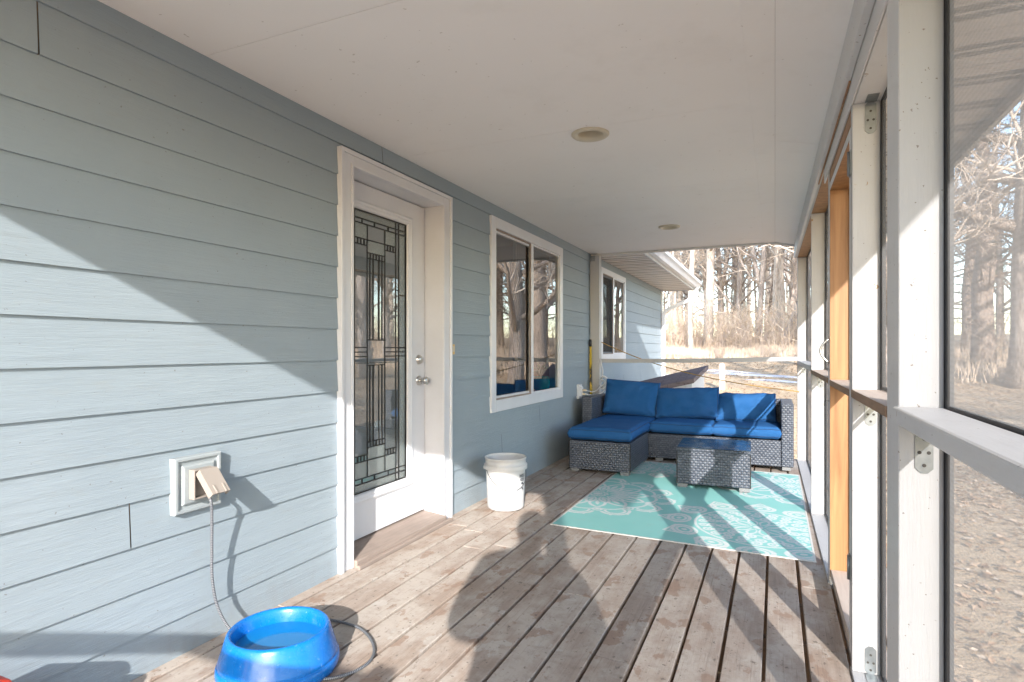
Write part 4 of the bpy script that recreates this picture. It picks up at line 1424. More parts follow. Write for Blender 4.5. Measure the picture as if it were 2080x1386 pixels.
# ------------------------------------------------------------------ red container at the wall, near end
rc = thing("red_container", "red plastic container standing by the wall, only its corner in view", "container", (-1.92, 0.78, 0.0))
mb = MB()
mb.box(-2.02, -1.83, 0.60, 0.935, 0.0, 0.215)
mb.build("body", MAT["red"], rc, bev=0.03, seg=4)
mb = MB()
mb.prism([(0.60, 0.2155), (0.925, 0.2155), (0.912, 0.262), (0.85, 0.290), (0.66, 0.285), (0.62, 0.25)], -1.965, -1.885, axis='x')
mb.build("grip", MAT["red"], rc, bev=0.01, seg=3)
mb = MB(); mb.tube([(-1.925, 0.86, 0.235), (-1.925, 0.875, 0.27)], 0.022, 16); mb.build("cap", MAT["black"], rc)

# ------------------------------------------------------------------ sofa group
def cushion(w, d, h, seed, puff=0.22, wr=0.006, n=26, edge=0.55):
    """soft box centred on 0 in x,y with its base at z 0; returns verts, faces, seam path"""
    r = random.Random(seed)
    ox = r.uniform(0, 50)
    V, Fc = [], []
    def shape(u, v, s):
        e = 1 - max(abs(u), abs(v)) ** 6
        bulge = (1 - abs(u) ** 3.0) * (1 - abs(v) ** 3.0)
        hh = h * (0.5 * (1 - puff) + 0.5 * puff * bulge)
        edge_r = (max(0.0, 1 - abs(u)) * w / 2, max(0.0, 1 - abs(v)) * d / 2)
        q = min(1.0, min(edge_r) / (h * 0.28))
        hh *= 0.62 + 0.38 * math.sqrt(max(0.0, 1 - (1 - q) ** 2))
        k = 1 - 0.03 * (1 - abs(abs(u) - abs(v))) * 0
        px = u * w / 2 * (1 - 0.018 * (1 - abs(v) ** 2))
        py = v * d / 2 * (1 - 0.018 * (1 - abs(u) ** 2))
        wn_ = mnoise.noise(Vector((px * 9 + ox, py * 9, s * 3.0))) * wr + mnoise.noise(Vector((px * 26 + ox, py * 26, s * 5.0))) * wr * 0.35
        # pulls that run in from the corners
        wn_ += wr * 0.8 * math.sin(14 * (abs(u) - abs(v))) * (abs(u) * abs(v)) ** 2
        return (px, py, h / 2 + s * (hh + wn_))
    idx = {}
    for s in (1, -1):
        for j in range(n + 1):
            for i in range(n + 1):
                u, v = -1 + 2 * i / n, -1 + 2 * j / n
                u = math.copysign(abs(u) ** 0.8, u); v = math.copysign(abs(v) ** 0.8, v)
                idx[(s, i, j)] = len(V)
                V.append(shape(u, v, s))
    for s in (1, -1):
        for j in range(n):
            for i in range(n):
                q = [idx[(s, i, j)], idx[(s, i + 1, j)], idx[(s, i + 1, j + 1)], idx[(s, i, j + 1)]]
                Fc.append(q if s == 1 else q[::-1])
    per = [(i, 0) for i in range(n)] + [(n, j) for j in range(n)] + [(i, n) for i in range(n, 0, -1)] + [(0, j) for j in range(n, 0, -1)]
    # boxed sides with a slight outward belly
    c0 = len(V)
    for (i, j) in per:
        a, b = Vector(V[idx[(1, i, j)]]), Vector(V[idx[(-1, i, j)]])
        mid = (a + b) / 2
        out = Vector((mid.x / (w / 2), mid.y / (d / 2), 0))
        out = Vector((out.x if abs(out.x) > 0.93 else 0, out.y if abs(out.y) > 0.93 else 0, 0))
        V.append(tuple(mid + out * 0.012))
    K = len(per)
    for k in range(K):
        k2 = (k + 1) % K
        a, b = idx[(1, *per[k])], idx[(1, *per[k2])]
        c_, d_ = idx[(-1, *per[k])], idx[(-1, *per[k2])]
        Fc.append([c0 + k, c0 + k2, b, a]); Fc.append([c_, d_, c0 + k2, c0 + k])
    seams = [[V[idx[(s, *q)]] for q in per] + [V[idx[(s, *per[0])]]] for s in (1, -1)]
    return V, Fc, seams

def add_cushion(name, size, M, parent, seed, **k):
    V, Fc, seams = cushion(*size, seed, **k)
    mb = MB()
    mb.v = [tuple(M @ Vector(v)) for v in V]
    for f in Fc: mb.face(f, 0, None, True)
    o = mb.build(name, MAT["blue_fabric"], parent, uv=False)
    mb = MB()
    for s in seams:
        mb.tube([M @ Vector(p) for p in s], 0.0042, 6, caps=False)
    mb.build("piping", MAT["piping"], o, uv=False)
    return o

SX0, SX1, SYF, SYB = -1.935, 0.165, 6.24, 6.90
so = thing("sofa", "long grey wicker sofa with blue cushions at the far end of the porch", "sofa", (-0.88, 6.55, deck_z(-0.88)))
zf = deck_z(-0.9)
b0 = 0.035 + zf
mb = MB(); mb.box(SX0 + 0.112, SX1 - 0.112, SYF + 0.012, SYB - 0.10, b0, 0.285 + zf); mb.build("base", MAT["wicker"], so, bev=0.006)
mb = MB(); mb.box(SX0, SX1, SYB - 0.098, SYB, b0, 0.645 + zf); mb.build("backrest", MAT["wicker"], so, bev=0.012)
for xa, xb in ((SX0, SX0 + 0.11), (SX1 - 0.11, SX1)):
    mb = MB(); mb.box(xa, xb, SYF, SYB - 0.100, b0, 0.645 + zf); mb.build("armrest", MAT["wicker"], so, bev=0.012)
for xx in (SX0 + 0.02, -1.14, -0.46, SX1 - 0.10):
    for yy in (SYF + 0.01, SYB - 0.09):
        mb = MB(); mb.box(xx, xx + 0.075, yy, yy + 0.075, zf + 0.004, b0 - 0.0005); mb.build("foot", MAT["foot"], so)
inner0, inner1 = SX0 + 0.115, SX1 - 0.115
cwid = (inner1 - inner0) / 3
for k in range(3):
    cx_ = inner0 + cwid * (k + 0.5)
    add_cushion("seat_cushion", (cwid - 0.004, 0.56, 0.135), Matrix.Translation((cx_, SYF + 0.285 - 0.006, 0.287 + zf)), so, 20 + k, puff=0.16, wr=0.004)
bh = [(0.385, 17, 0.0, 0.425), (0.335, 24, 0.02, 0.42), (0.325, 37, 0.03, 0.415)]
for k in range(3):
    hgt, tilt, fwd, zz = bh[k]
    cx_ = inner0 + cwid * (k + 0.5) + (0.0, 0.01, -0.02)[k]
    roll = (3.5, -2.5, -1.5)[k]
    w_ = cwid - (0.03, -0.03, 0.05)[k]
    M = Matrix.Translation((cx_, SYB - 0.205 - fwd - hgt * 0.10 + 0.0, zz + zf)) @ Matrix.Rotation(math.radians(roll), 4, 'Y') @ Matrix.Rotation(math.radians(90 - tilt), 4, 'X') @ Matrix.Translation((0, hgt / 2, -0.075))
    add_cushion("back_cushion", (w_, hgt, 0.17), M, so, 40 + k, puff=0.5, wr=0.016)

ot = thing("ottoman", "square wicker ottoman with a flat blue cushion against the wall side", "ottoman", (-1.49, 5.8, zf))
OX0, OX1, OY0, OY1 = -1.785, -1.205, 5.355, 6.205
mb = MB(); mb.box(OX0, OX1, OY0, OY1, b0 + 0.005, 0.305 + zf); mb.build("base", MAT["wicker"], ot, bev=0.006)
for xx in (OX0 + 0.012, OX1 - 0.09):
    for yy in (OY0 + 0.006, OY1 - 0.09):
        mb = MB(); mb.box(xx, xx + 0.075, yy, yy + 0.075, deck_z(xx) + 0.0055, b0 + 0.0045); mb.build("foot", MAT["foot"], ot)
add_cushion("cushion", (OX1 - OX0 + 0.012, OY1 - OY0, 0.13), Matrix.Translation(((OX0 + OX1) / 2, (OY0 + OY1) / 2, 0.307 + zf)), ot, 71, puff=0.12, wr=0.005)
for xx in (OX0, OX1):
    mb = MB()
    mb.box(xx - 0.004, xx + 0.004, OY0 - 0.0045, OY0 + 0.0035, b0 + 0.006, 0.304 + zf)
    mb.build("corner_cord", MAT["spline"], ot)

zt = deck_z(-0.48)
ct = thing("coffee_table", "low wicker coffee table with a dark glass top on the rug", "coffee table", (-0.48, 5.45, zt))
TX0, TX1, TY0, TY1 = -0.772, -0.192, 5.165, 5.755
MT = Matrix.Translation((-0.48, 5.46, 0)) @ Matrix.Rotation(math.radians(2.2), 4, 'Z') @ Matrix.Translation((0.48, -5.46, 0))
mb = MB(); mb.box(TX0, TX1, TY0, TY1, zt + 0.038, zt + 0.312, M=MT); mb.build("base", MAT["wicker"], ct, bev=0.006)
mb = MB(); mb.box(TX0 - 0.006, TX1 + 0.006, TY0 - 0.006, TY1 + 0.006, zt + 0.3125, zt + 0.338, M=MT); mb.build("top_rim", MAT["wicker"], ct, bev=0.008)
mb = MB(); mb.box(TX0 - 0.003, TX1 + 0.003, TY0 - 0.003, TY1 + 0.003, zt + 0.3385, zt + 0.3445, M=MT); mb.build("glass_top", MAT["table_glass"], ct, bev=0.0015)
for xx in (TX0 + 0.005, TX1 - 0.085):
    for yy in (TY0 + 0.005, TY1 - 0.085):
        mb = MB(); mb.box(xx, xx + 0.08, yy, yy + 0.08, zt + 0.008, zt + 0.0375, M=MT); mb.build("foot", MAT["foot"], ct)
for xx in (TX0, TX1):
    mb = MB()
    mb.box(xx - 0.004, xx + 0.004, TY0 - 0.0045, TY0 + 0.0035, zt + 0.039, zt + 0.311, M=MT)
    mb.build("corner_cord", MAT["spline"], ct)

# ------------------------------------------------------------------ rug
R0, R1, RYA, RYB = -1.35, 0.200, 3.69, 6.14
nx_, ny_ = 330, 520
X, Y = np.meshgrid(np.linspace(R0, R1, nx_ + 1), np.linspace(RYA, RYB, ny_ + 1))
pat = np.zeros_like(X)
def petals(rr, th, n, r0, r1, wid, ph=0.0):
    """pointed petals between r0 and r1; signed, >0 inside"""
    a = (th + ph) * n / (2 * np.pi)
    a = np.abs(a - np.round(a)) * 2                    # 0 on the axis, 1 between petals
    t = (rr - r0) / (r1 - r0)
    prof = np.where((t > 0) & (t < 1), np.sin(np.pi * np.clip(t, 0, 1) ** 0.8) ** 0.8, 0) * wid
    return prof - a
def circ_ring(rr, th, n, R, rad, ph=0.0):
    a = (th + ph) * n / (2 * np.pi)
    a = (a - np.round(a)) * (2 * np.pi / n)
    dx = rr * np.cos(a) - R; dyy = rr * np.sin(a)
    return np.hypot(dx, dyy * 1.0) - rad
def lotus(cx, cy, S):
    """big open flower, white petals and scalloped edge"""
    rr = np.hypot(X - cx, Y - cy) / S; th = np.arctan2(Y - cy, X - cx)
    w = np.zeros_like(X)
    w[(rr < 0.06)] = 1
    w[np.abs(circ_ring(rr, th, 10, 0.11, 0.022)) < 0.010] = 1
    p1 = petals(rr, th, 12, 0.16, 0.46, 0.95); w[(p1 > 0)] = 1; w[(p1 > 0.45)] = 0; w[(p1 > 0.62)] = 1
    p2 = petals(rr, th, 12, 0.26, 0.66, 0.95, np.pi / 12); p2m = (p2 > 0) & (p1 <= 0)
    w[p2m] = 1; w[p2m & (p2 > 0.30)] = 0; w[p2m & (p2 > 0.72)] = 1
    b = rr - 0.70 - 0.045 * np.abs(np.cos(th * 6))
    w[np.abs(b) < 0.017] = 1
    c1 = circ_ring(rr, th, 12, 0.735, 0.052, np.pi / 12)
    w[np.abs(c1) < 0.014] = 1; w[c1 < -0.030] = 1
    c2 = circ_ring(rr, th, 12, 0.80, 0.115)
    w[(np.abs(c2) < 0.016) & (rr > 0.76)] = 1
    c3 = circ_ring(rr, th, 12, 0.80, 0.165)
    w[(np.abs(c3) < 0.019) & (rr > 0.82)] = 1
    w[(circ_ring(rr, th, 60, 0.965, 0.016) < 0) & (c3 > -0.02) & (c3 < 0.04)] = 1
    return w, rr < 1.02
def medallion(cx, cy, S):
    """ring of oval eyes round a lacy centre"""
    rr = np.hypot(X - cx, Y - cy) / S; th = np.arctan2(Y - cy, X - cx)
    w = np.zeros_like(X)
    n = 12
    a = (th) * n / (2 * np.pi); a = (a - np.round(a)) * (2 * np.pi / n)
    u = rr * np.cos(a) - 0.80; v = rr * np.sin(a)
    e = np.hypot(u / 1.0, v / 1.35)
    w[np.abs(e - 0.112) < 0.018] = 1
    w[np.abs(e - 0.070) < 0.014] = 1
    w[e < 0.026] = 1
    tip = (u - 0.0) + np.abs(v) * 1.15
    w[(np.abs(tip - 0.215) < 0.020) & (u > 0.02)] = 1
    w[(np.abs(tip - 0.160) < 0.010) & (u > 0.05)] = 1
    w[np.abs(rr - 0.625) < 0.014] = 1
    for k, (R, rad, m_) in enumerate(((0.545, 0.040, 24), (0.45, 0.045, 18), (0.34, 0.05, 12))):
        c_ = circ_ring(rr, th, m_, R, rad, 0.1 * k)
        w[np.abs(c_) < 0.013] = 1; w[c_ < -0.024] = 1
    p = petals(rr, th, 10, 0.07, 0.29, 0.95); w[(p > 0) & (p < 0.4)] = 1
    w[np.abs(rr - 0.295) < 0.012] = 1
    w[rr < 0.05] = 1
    w[circ_ring(rr, th, 30, 0.495, 0.012) < 0] = 1
    return w, rr < 1.03
for fn, cx_, cy_, S in ((lotus, -1.30, 4.62, 0.62), (medallion, -0.10, 4.22, 0.635), (medallion, -0.98, 5.98, 0.55), (lotus, 0.12, 5.62, 0.66)):
    w, msk = fn(cx_, cy_, S)
    pat = np.where(msk, w, pat)
jit = np.array([[mnoise.noise(Vector((x * 40, y * 40, 0.5))) for x in X[0][::2]] for y in Y[:, 0][::2]])
wob = np.repeat(np.repeat(jit, 2, 0), 2, 1)[:ny_ + 1, :nx_ + 1]
pat = np.clip(pat * (1 - 0.25 * (wob > 0.35)), 0, 1)
Z = -0.013 * (X + 2.06) + 0.0045
Z += 0.0025 * np.array([[mnoise.noise(Vector((x * 2.2, y * 2.2, 7.0))) for x in X[0]] for y in Y[:, 0][::4]]).repeat(4, 0)[:ny_ + 1] * 0.0
rug = thing("outdoor_rug", "teal outdoor rug with white flower medallions under the coffee table", "rug", (-0.6, 4.9, 0.0))
me = bpy.data.meshes.new("rug_field")
vv = np.stack([X.ravel() + 0.6, Y.ravel() - 4.9, Z.ravel()], 1)
ii = np.arange((nx_ + 1) * (ny_ + 1)).reshape(ny_ + 1, nx_ + 1)
ff = np.stack([ii[:-1, :-1].ravel(), ii[:-1, 1:].ravel(), ii[1:, 1:].ravel(), ii[1:, :-1].ravel()], 1)
me.from_pydata(vv.tolist(), [], ff.tolist())
att = me.attributes.new("pattern", 'FLOAT', 'POINT')
att.data.foreach_set('value', pat.ravel().astype(np.float32))
me.materials.append(MAT["rug"])
ro = bpy.data.objects.new("woven_field", me); COL.objects.link(ro); ro.parent = rug
mb = MB()
e_ = 0.010
def rb_(x0, x1, y0, y1):
    n = len(mb.v); mb.box(x0, x1, y0, y1, 0.0004, 0.0058)
    for q in range(n, n + 8):
        x, y, z = mb.v[q]; mb.v[q] = (x, y, z + deck_z(x))
rb_(R0 - e_, R0, RYA - e_, RYB + e_); rb_(R1, R1 + e_, RYA - e_, RYB + e_); rb_(R0, R1, RYA - e_, RYA); rb_(R0, R1, RYB, RYB + e_)
mb.build("bound_edge", MAT["rug_edge"], rug)

# ------------------------------------------------------------------ plant on the window ledge, inside
pp = thing("potted_plant", "spiky green plant in a round teal pot behind the window glass", "potted plant", (WX - 0.15, 5.70, 0.725))
mb = MB(); mb.lathe([(0.0, 0.0), (0.05, 0.0), (0.085, 0.03), (0.10, 0.075), (0.095, 0.12), (0.08, 0.15), (0.075, 0.15), (0.085, 0.12), (0.0, 0.11)], (WX - 0.15, 5.70, 0.725), 36)
mb.build("pot", MAT["teal_pot"], pp)
mb = MB()
r = random.Random(8)
for k in range(26):
    a = r.uniform(0, 6.28); l = r.uniform(0.14, 0.26); e = r.uniform(0.5, 1.3)
    b = Vector((WX - 0.15, 5.70, 0.865))
    d = Vector((math.cos(a) * math.cos(e) * 0.6, math.sin(a) * math.cos(e), math.sin(e)))
    tip = b + d * l - Vector((0, 0, l * 0.15))
    mid = b + d * l * 0.5 + Vector((0, 0, 0.02))
    mb.tube([b, mid, tip], [0.009, 0.008, 0.001], 4)
mb.build("leaves", MAT["leaf"], pp)

# ------------------------------------------------------------------ rope across the far end
rp = thing("yellow_rope", "thin yellow rope sagging from the far post across to the screens", "rope", (-1.9, 7.05, 1.1))
A_, B_ = at(1217, 693, y=7.06), at(1624, 796, y=6.92)
mb = MB()
pts = []
for k in range(41):
    t = k / 40
    p = A_.lerp(B_, t); p.z -= 0.13 * 4 * t * (1 - t) * (1 - 0.35 * t)
    pts.append(p)
mb.tube(pts, 0.0052, 8)
mb.build("rope_line", MAT["rope"], rp)
mb = MB(); mb.tube([A_ + Vector((0.008 * math.cos(a), -0.015, 0.008 * math.sin(a))) for a in np.linspace(0, 6.28, 10)], 0.005, 6); mb.build("rope_knot", MAT["rope"], rp)

# ------------------------------------------------------------------ low shingled hutch beyond the rail, post in the yard
gz = -0.5
A1 = at(1439, 742, y=8.9); A2 = at(1409, 769, y=8.15); B1 = at(1274, 781, y=8.75); B2 = A2 + (B1 - A1)
hu = thing("dog_house", "low white dog house with a brown shingled roof just past the rail", "dog house", (-1.4, 8.3, gz))
mb = MB()
th = Vector((0, 0, -0.062))
n = len(mb.v)
mb.v += [tuple(p) for p in (A1, A2, B2, B1)] + [tuple(p + th) for p in (A1, A2, B2, B1)]
for f in ((0, 1, 2, 3), (7, 6, 5, 4), (0, 4, 5, 1), (1, 5, 6, 2), (2, 6, 7, 3), (3, 7, 4, 0)): mb.face(f)
mb.build("roof", MAT["shingles"], hu, uv=True)
mb = MB()
ins = 0.035
a2 = A2.lerp(B2, 0.04); b2 = B2.lerp(A2, 0.04); a1 = A1.lerp(B1, 0.04); b1 = B1.lerp(A1, 0.04)
a2 = a2.lerp(a1, 0.06); b2 = b2.lerp(b1, 0.06); a1 = a1.lerp(a2, 0.06); b1 = b1.lerp(b2, 0.06)
lo = Vector((0, 0, -0.066))
for p, q in ((a2, b2), (a1, a2), (b1, a1), (b2, b1)):
    mb.quad((p.x, p.y, gz), (q.x, q.y, gz), tuple(q + lo), tuple(p + lo))
mb.build("wall", MAT["white_paint"], hu)
mb = MB()
for q in (0.3, 0.55, 0.8):
    p = b2.lerp(a2, q)
    mb.box(p.x - 0.004, p.x + 0.004, p.y - 0.012, p.y - 0.002, gz, p.z - 0.06)
mb.box(a2.x - 0.06, a2.x + 0.012, a2.y - 0.014, a2.y + 0.0, gz, a2.z - 0.05)
mb.build("wall_batten", MAT["vinyl_white"], hu)
yp = thing("yard_post", "short pale timber post standing in the leaf covered yard", "post", (0, 0, 0))
pz = at(1467, 776, y=17.0)
gzz = ground_z(pz.x, 17.0)
tp = at(1467, 741, y=17.0)
mb = MB(); mb.box(pz.x - 0.075, pz.x + 0.075, 16.93, 17.07, gzz - 0.1, tp.z); mb.build("shaft", MAT["post_wood"], yp, bev=0.01)
mb = MB(); mb.prism([(pz.x - 0.085, tp.z + 0.0005), (pz.x + 0.085, tp.z + 0.0005), (pz.x, tp.z + 0.05)], 16.92, 17.08); mb.build("cap", MAT["post_wood"], yp)

# snow left in the shade
mb = MB()
sr = random.Random(5)
def snow_patch(cx, cy, rx, ry, rot):
    K = 30
    c = len(mb.v); mb.v.append((cx, cy, ground_z(cx, cy) + 0.05))
    for ring, q in ((0.55, 0.035), (1.0, -0.02)):
        for k in range(K):
            a = 2 * math.pi * k / K
            w = ring * (1 + 0.28 * mnoise.noise(Vector((math.cos(a) * 2.5 + cx, math.sin(a) * 2.5 + cy, 2.0))))
            x, y = rx * w * math.cos(a), ry * w * math.sin(a)
            x, y = cx + x * math.cos(rot) - y * math.sin(rot), cy + x * math.sin(rot) + y * math.cos(rot)
            mb.v.append((x, y, ground_z(x, y) + q))
    for k in range(K):
        j = (k + 1) % K
        mb.face((c, c + 1 + k, c + 1 + j), 0, None, True)
        mb.face((c + 1 + k, c + 1 + K + k, c + 1 + K + j, c + 1 + j), 0, None, True)
for px, y, rx, ry, rot in ((1540, 20.5, 2.2, 0.22, -0.32), (1480, 21.5, 1.5, 0.13, -0.3), (1590, 19.0, 1.2, 0.12, -0.3), (1390, 20.0, 1.0, 0.14, -0.3)):
    p = at(px, 745, y=y)
    snow_patch(p.x, y, rx, ry, rot)
sn = mb.build("snow", MAT["snow"], uv=False); sn['kind'] = 'stuff'

# ------------------------------------------------------------------ trees
def gen_tree(seed, H, r0, first=0.3, n1=16, spread=1.0, n2=6, n3=5, n4=2, fork=False, lean=0.0, thick=1.0):
    r = random.Random(seed)
    T, Cw = MB(), MB()
    def path(p, d, L, segs, wob, up):
        pts = [p.copy()]
        d = d.copy()
        for k in range(segs):
            d = (d + Vector((r.gauss(0, wob), r.gauss(0, wob), r.gauss(0, wob) + up))).normalized()
            p = p + d * (L / segs)
            pts.append(p.copy())
        return pts
    def pick(pts, t):
        f = t * (len(pts) - 1); i = min(int(f), len(pts) - 2)
        return pts[i].lerp(pts[i + 1], f - i), (pts[i + 1] - pts[i]).normalized()
    def branch_dir(t, el, az):
        a = t.orthogonal().normalized(); b = t.cross(a)
        return (t * math.cos(el) + (a * math.cos(az) + b * math.sin(az)) * math.sin(el)).normalized()
    trunks = []
    d0 = Vector((lean, r.gauss(0, 0.02), 1)).normalized()
    main = path(Vector((0, 0, -0.3)), d0, H, 12, 0.035, 0.02)
    trunks.append((main, r0))
    if fork:
        p, t = pick(main, 0.22)
        trunks.append((path(p, branch_dir(t, 0.28, r.uniform(0, 6)), H * 0.75, 10, 0.05, 0.03), r0 * 0.7))
    for pts, rr in trunks:
        rad = [rr * ((1 - k / (len(pts) - 1)) ** 0.75 * 0.93 + 0.05) * (1.35 if (k == 0 and pts is main) else 1) for k in range(len(pts))]
        T.tube(pts, rad, 10)
        for b in range(n1):
            t1 = first + (0.97 - first) * (b + r.random()) / n1
            p1, d1 = pick(pts, t1)
            R1_ = rr * (1 - t1) ** 0.75 * 0.42 * thick + 0.012
            L1 = H * spread * (0.10 + 0.26 * (1 - t1)) * r.uniform(0.7, 1.25)
            q1 = path(p1, branch_dir(d1, r.uniform(0.65, 1.25), r.uniform(0, 6.28)), L1, 6, 0.13, 0.07)
            T.tube(q1, [R1_ * (1 - 0.85 * k / 6) for k in range(7)], 6)
            for c_ in range(n2):
                t2 = 0.25 + 0.75 * (c_ + r.random()) / n2
                p2, d2 = pick(q1, min(t2, 0.99))
                L2 = L1 * r.uniform(0.28, 0.55)
                q2 = path(p2, branch_dir(d2, r.uniform(0.4, 1.1), r.uniform(0, 6.28)), L2, 4, 0.18, 0.05)
                R2_ = max(R1_ * 0.35, 0.008)
                Cw.tube(q2, [R2_ * (1 - 0.7 * k / 4) for k in range(5)], 4, caps=False)
                for e in range(n3):
                    p3, d3 = pick(q2, r.uniform(0.2, 0.99))
                    L3 = L2 * r.uniform(0.35, 0.7)
                    q3 = path(p3, branch_dir(d3, r.uniform(0.4, 1.0), r.uniform(0, 6.28)), L3, 3, 0.22, 0.04)
                    Cw.tube(q3, [max(R2_ * 0.5, 0.006) * (1 - 0.6 * k / 3) for k in range(4)], 3, caps=False)
                    for g_ in range(n4):
                        p4, d4 = pick(q3, r.uniform(0.2, 0.99))
                        q4 = path(p4, branch_dir(d4, r.uniform(0.4, 1.0), r.uniform(0, 6.28)), L3 * 0.6, 2, 0.25, 0.04)
                        Cw.tube(q4, [0.0055, 0.005, 0.003], 3, caps=False)
    return T, Cw

def gen_pine(seed, H, r0, dead_to=0.5, n1=40):
    r = random.Random(seed)
    T, Cw = MB(), MB()
    main = [Vector((r.gauss(0, 0.03) * k, r.gauss(0, 0.03) * k, -0.3 + (H + 0.3) * k / 12)) for k in range(13)]
    T.tube(main, [r0 * (1 - 0.93 * k / 12) * (1.25 if k == 0 else 1) for k in range(13)], 12)
    for b in range(n1):
        t1 = 0.10 + 0.88 * (b + r.random()) / n1
        f = t1 * 12; i = min(int(f), 11)
        p = main[i].lerp(main[i + 1], f - i)
        az = r.uniform(0, 6.28)
        L = (0.9 + 3.0 * (1 - t1)) * r.uniform(0.6, 1.2) * H / 16
        d = Vector((math.cos(az), math.sin(az), r.uniform(-0.15, 0.30)))
        q = [p]
        for k in range(5):
            d = (d + Vector((r.gauss(0, 0.12), r.gauss(0, 0.12), r.gauss(-0.02, 0.08)))).normalized()
            q.append(q[-1] + d * L / 5)
        T.tube(q, [max(0.010, r0 * 0.14 * (1 - 0.8 * k / 5)) for k in range(6)], 5)
        dead = t1 < dead_to
        for c_ in range(7 if dead else 11):
            k = r.uniform(0.8, 4.99); i2 = int(k)
            pp_ = q[i2].lerp(q[i2 + 1], k - i2)
            dd = (d * 0.6 + Vector((r.gauss(0, 0.6), r.gauss(0, 0.6), r.gauss(0.0, 0.35)))).normalized()
            l2 = L * r.uniform(0.15, 0.38)
            e = pp_ + dd * l2
            T.tube([pp_, pp_.lerp(e, 0.5) + Vector((0, 0, r.gauss(0, 0.05))), e], [0.009, 0.007, 0.004], 3, caps=False)
            if not dead or r.random() < 0.06:
                for s in range(26):
                    w = pp_.lerp(e, r.uniform(0.3, 1.05))
                    nd = (dd * 0.5 + Vector((r.gauss(0, 0.6), r.gauss(0, 0.6), r.gauss(0.12, 0.5)))).normalized()
                    l3 = r.uniform(0.12, 0.24)
                    sd_ = nd.orthogonal().normalized() * 0.012
                    n = len(Cw.v)
                    Cw.v += [tuple(w - sd_), tuple(w + sd_), tuple(w + nd * l3)]
                    Cw.face((n, n + 1, n + 2))
    return T, Cw

class TreeKind:
    def __init__(self, name, gen, bark_m, crown_m, cat, uvs=False):
        T, Cw = gen
        self.t = T.build("trunk", bark_m, None, uv=False)
        self.c = Cw.build("crown", crown_m, None, uv=False)
        self.name, self.cat, self.used = name, cat, False
    def place(self, x, y, rot, s, label, group, sz=None):
        e = thing(self.name, label, self.cat, (x, y, ground_z(x, y) - 0.05), group)
        e.rotation_euler = (0, 0, rot)
        e.scale = (s, s, sz or s)
        if not self.used:
            self.used = True
            a, b = self.t, self.c
        else:
            a, b = self.t.copy(), self.c.copy()
            COL.objects.link(a); COL.objects.link(b)
        a.parent = e; b.parent = e
        return e

K = {
    'pale': TreeKind("bare_tree", gen_tree(1, 17, 0.26, 0.30, 15, 1.0, 6, 5, 2), MAT["pale_bark"], MAT["twigs"], "tree"),
    'slim': TreeKind("slim_tree", gen_tree(2, 15, 0.13, 0.30, 13, 0.75, 5, 4, 2), MAT["pale_bark"], MAT["twigs"], "tree"),
    'grey': TreeKind("bare_tree", gen_tree(3, 18, 0.24, 0.22, 18, 1.15, 6, 5, 2, fork=True), MAT["grey_bark"], MAT["twigs"], "tree"),
    'lean': TreeKind("leaning_tree", gen_tree(5, 15, 0.19, 0.30, 13, 1.0, 5, 5, 2, lean=0.42), MAT["grey_bark"], MAT["twigs"], "tree"),
    'low': TreeKind("spreading_tree", gen_tree(6, 12, 0.20, 0.14, 20, 1.5, 7, 6, 3), MAT["grey_bark"], MAT["twigs"], "tree"),
    'pine': TreeKind("pine_tree", gen_pine(7, 19, 0.30, 0.48, 54), MAT["pine_bark"], MAT["needles"], "pine tree"),
    'big': TreeKind("big_tree", gen_tree(9, 20, 0.46, 0.16, 20, 1.0, 6, 5, 3), MAT["furrowed_bark"], MAT["twigs"], "tree"),
}
tr = random.Random(77)
def px_tree(kind, px, y, s, label, rot=None, group=None, sz=None):
    p = at(px, HY, y=y)
    K[kind].place(p.x, y, tr.uniform(0, 6.28) if rot is None else rot, s, label, group, sz)

# the ones that stand out through the far opening
px_tree('pale', 1437, 31, 0.95, "pale thick trunked bare tree standing nearest the opening over the dog house")
px_tree('slim', 1405, 29, 1.05, "slim pale tree right of the white downspout, its base at the yard edge")
px_tree('pale', 1372, 33, 0.60, "pale tree with crooked trunk seen closest to the downspout")
px_tree('slim', 1362, 36, 1.15, "thin pale tree half hidden by the downspout")
px_tree('grey', 1540, 38, 0.85, "dark straight trunk rising in the middle of the wood edge")
px_tree('slim', 1573, 37, 1.10, "dark slim trunk right of the straight dark tree")
px_tree('lean', 1580, 33, 0.95, "dark tree leaning far to the right near the screens", rot=0.2)
px_tree('low', 1500, 41, 1.05, "low spreading bare tree with wide arching boughs")
px_tree('grey', 1470, 44, 0.95, "forked grey tree behind the yard post")
px_tree('pine', 1495, 50, 0.95, "green topped pine showing above the spreading tree")
px_tree('pine', 1400, 52, 1.0, "dark pine above the gutter end")
px_tree('low', 1615, 40, 1.0, "bushy bare tree beside the far screen post")
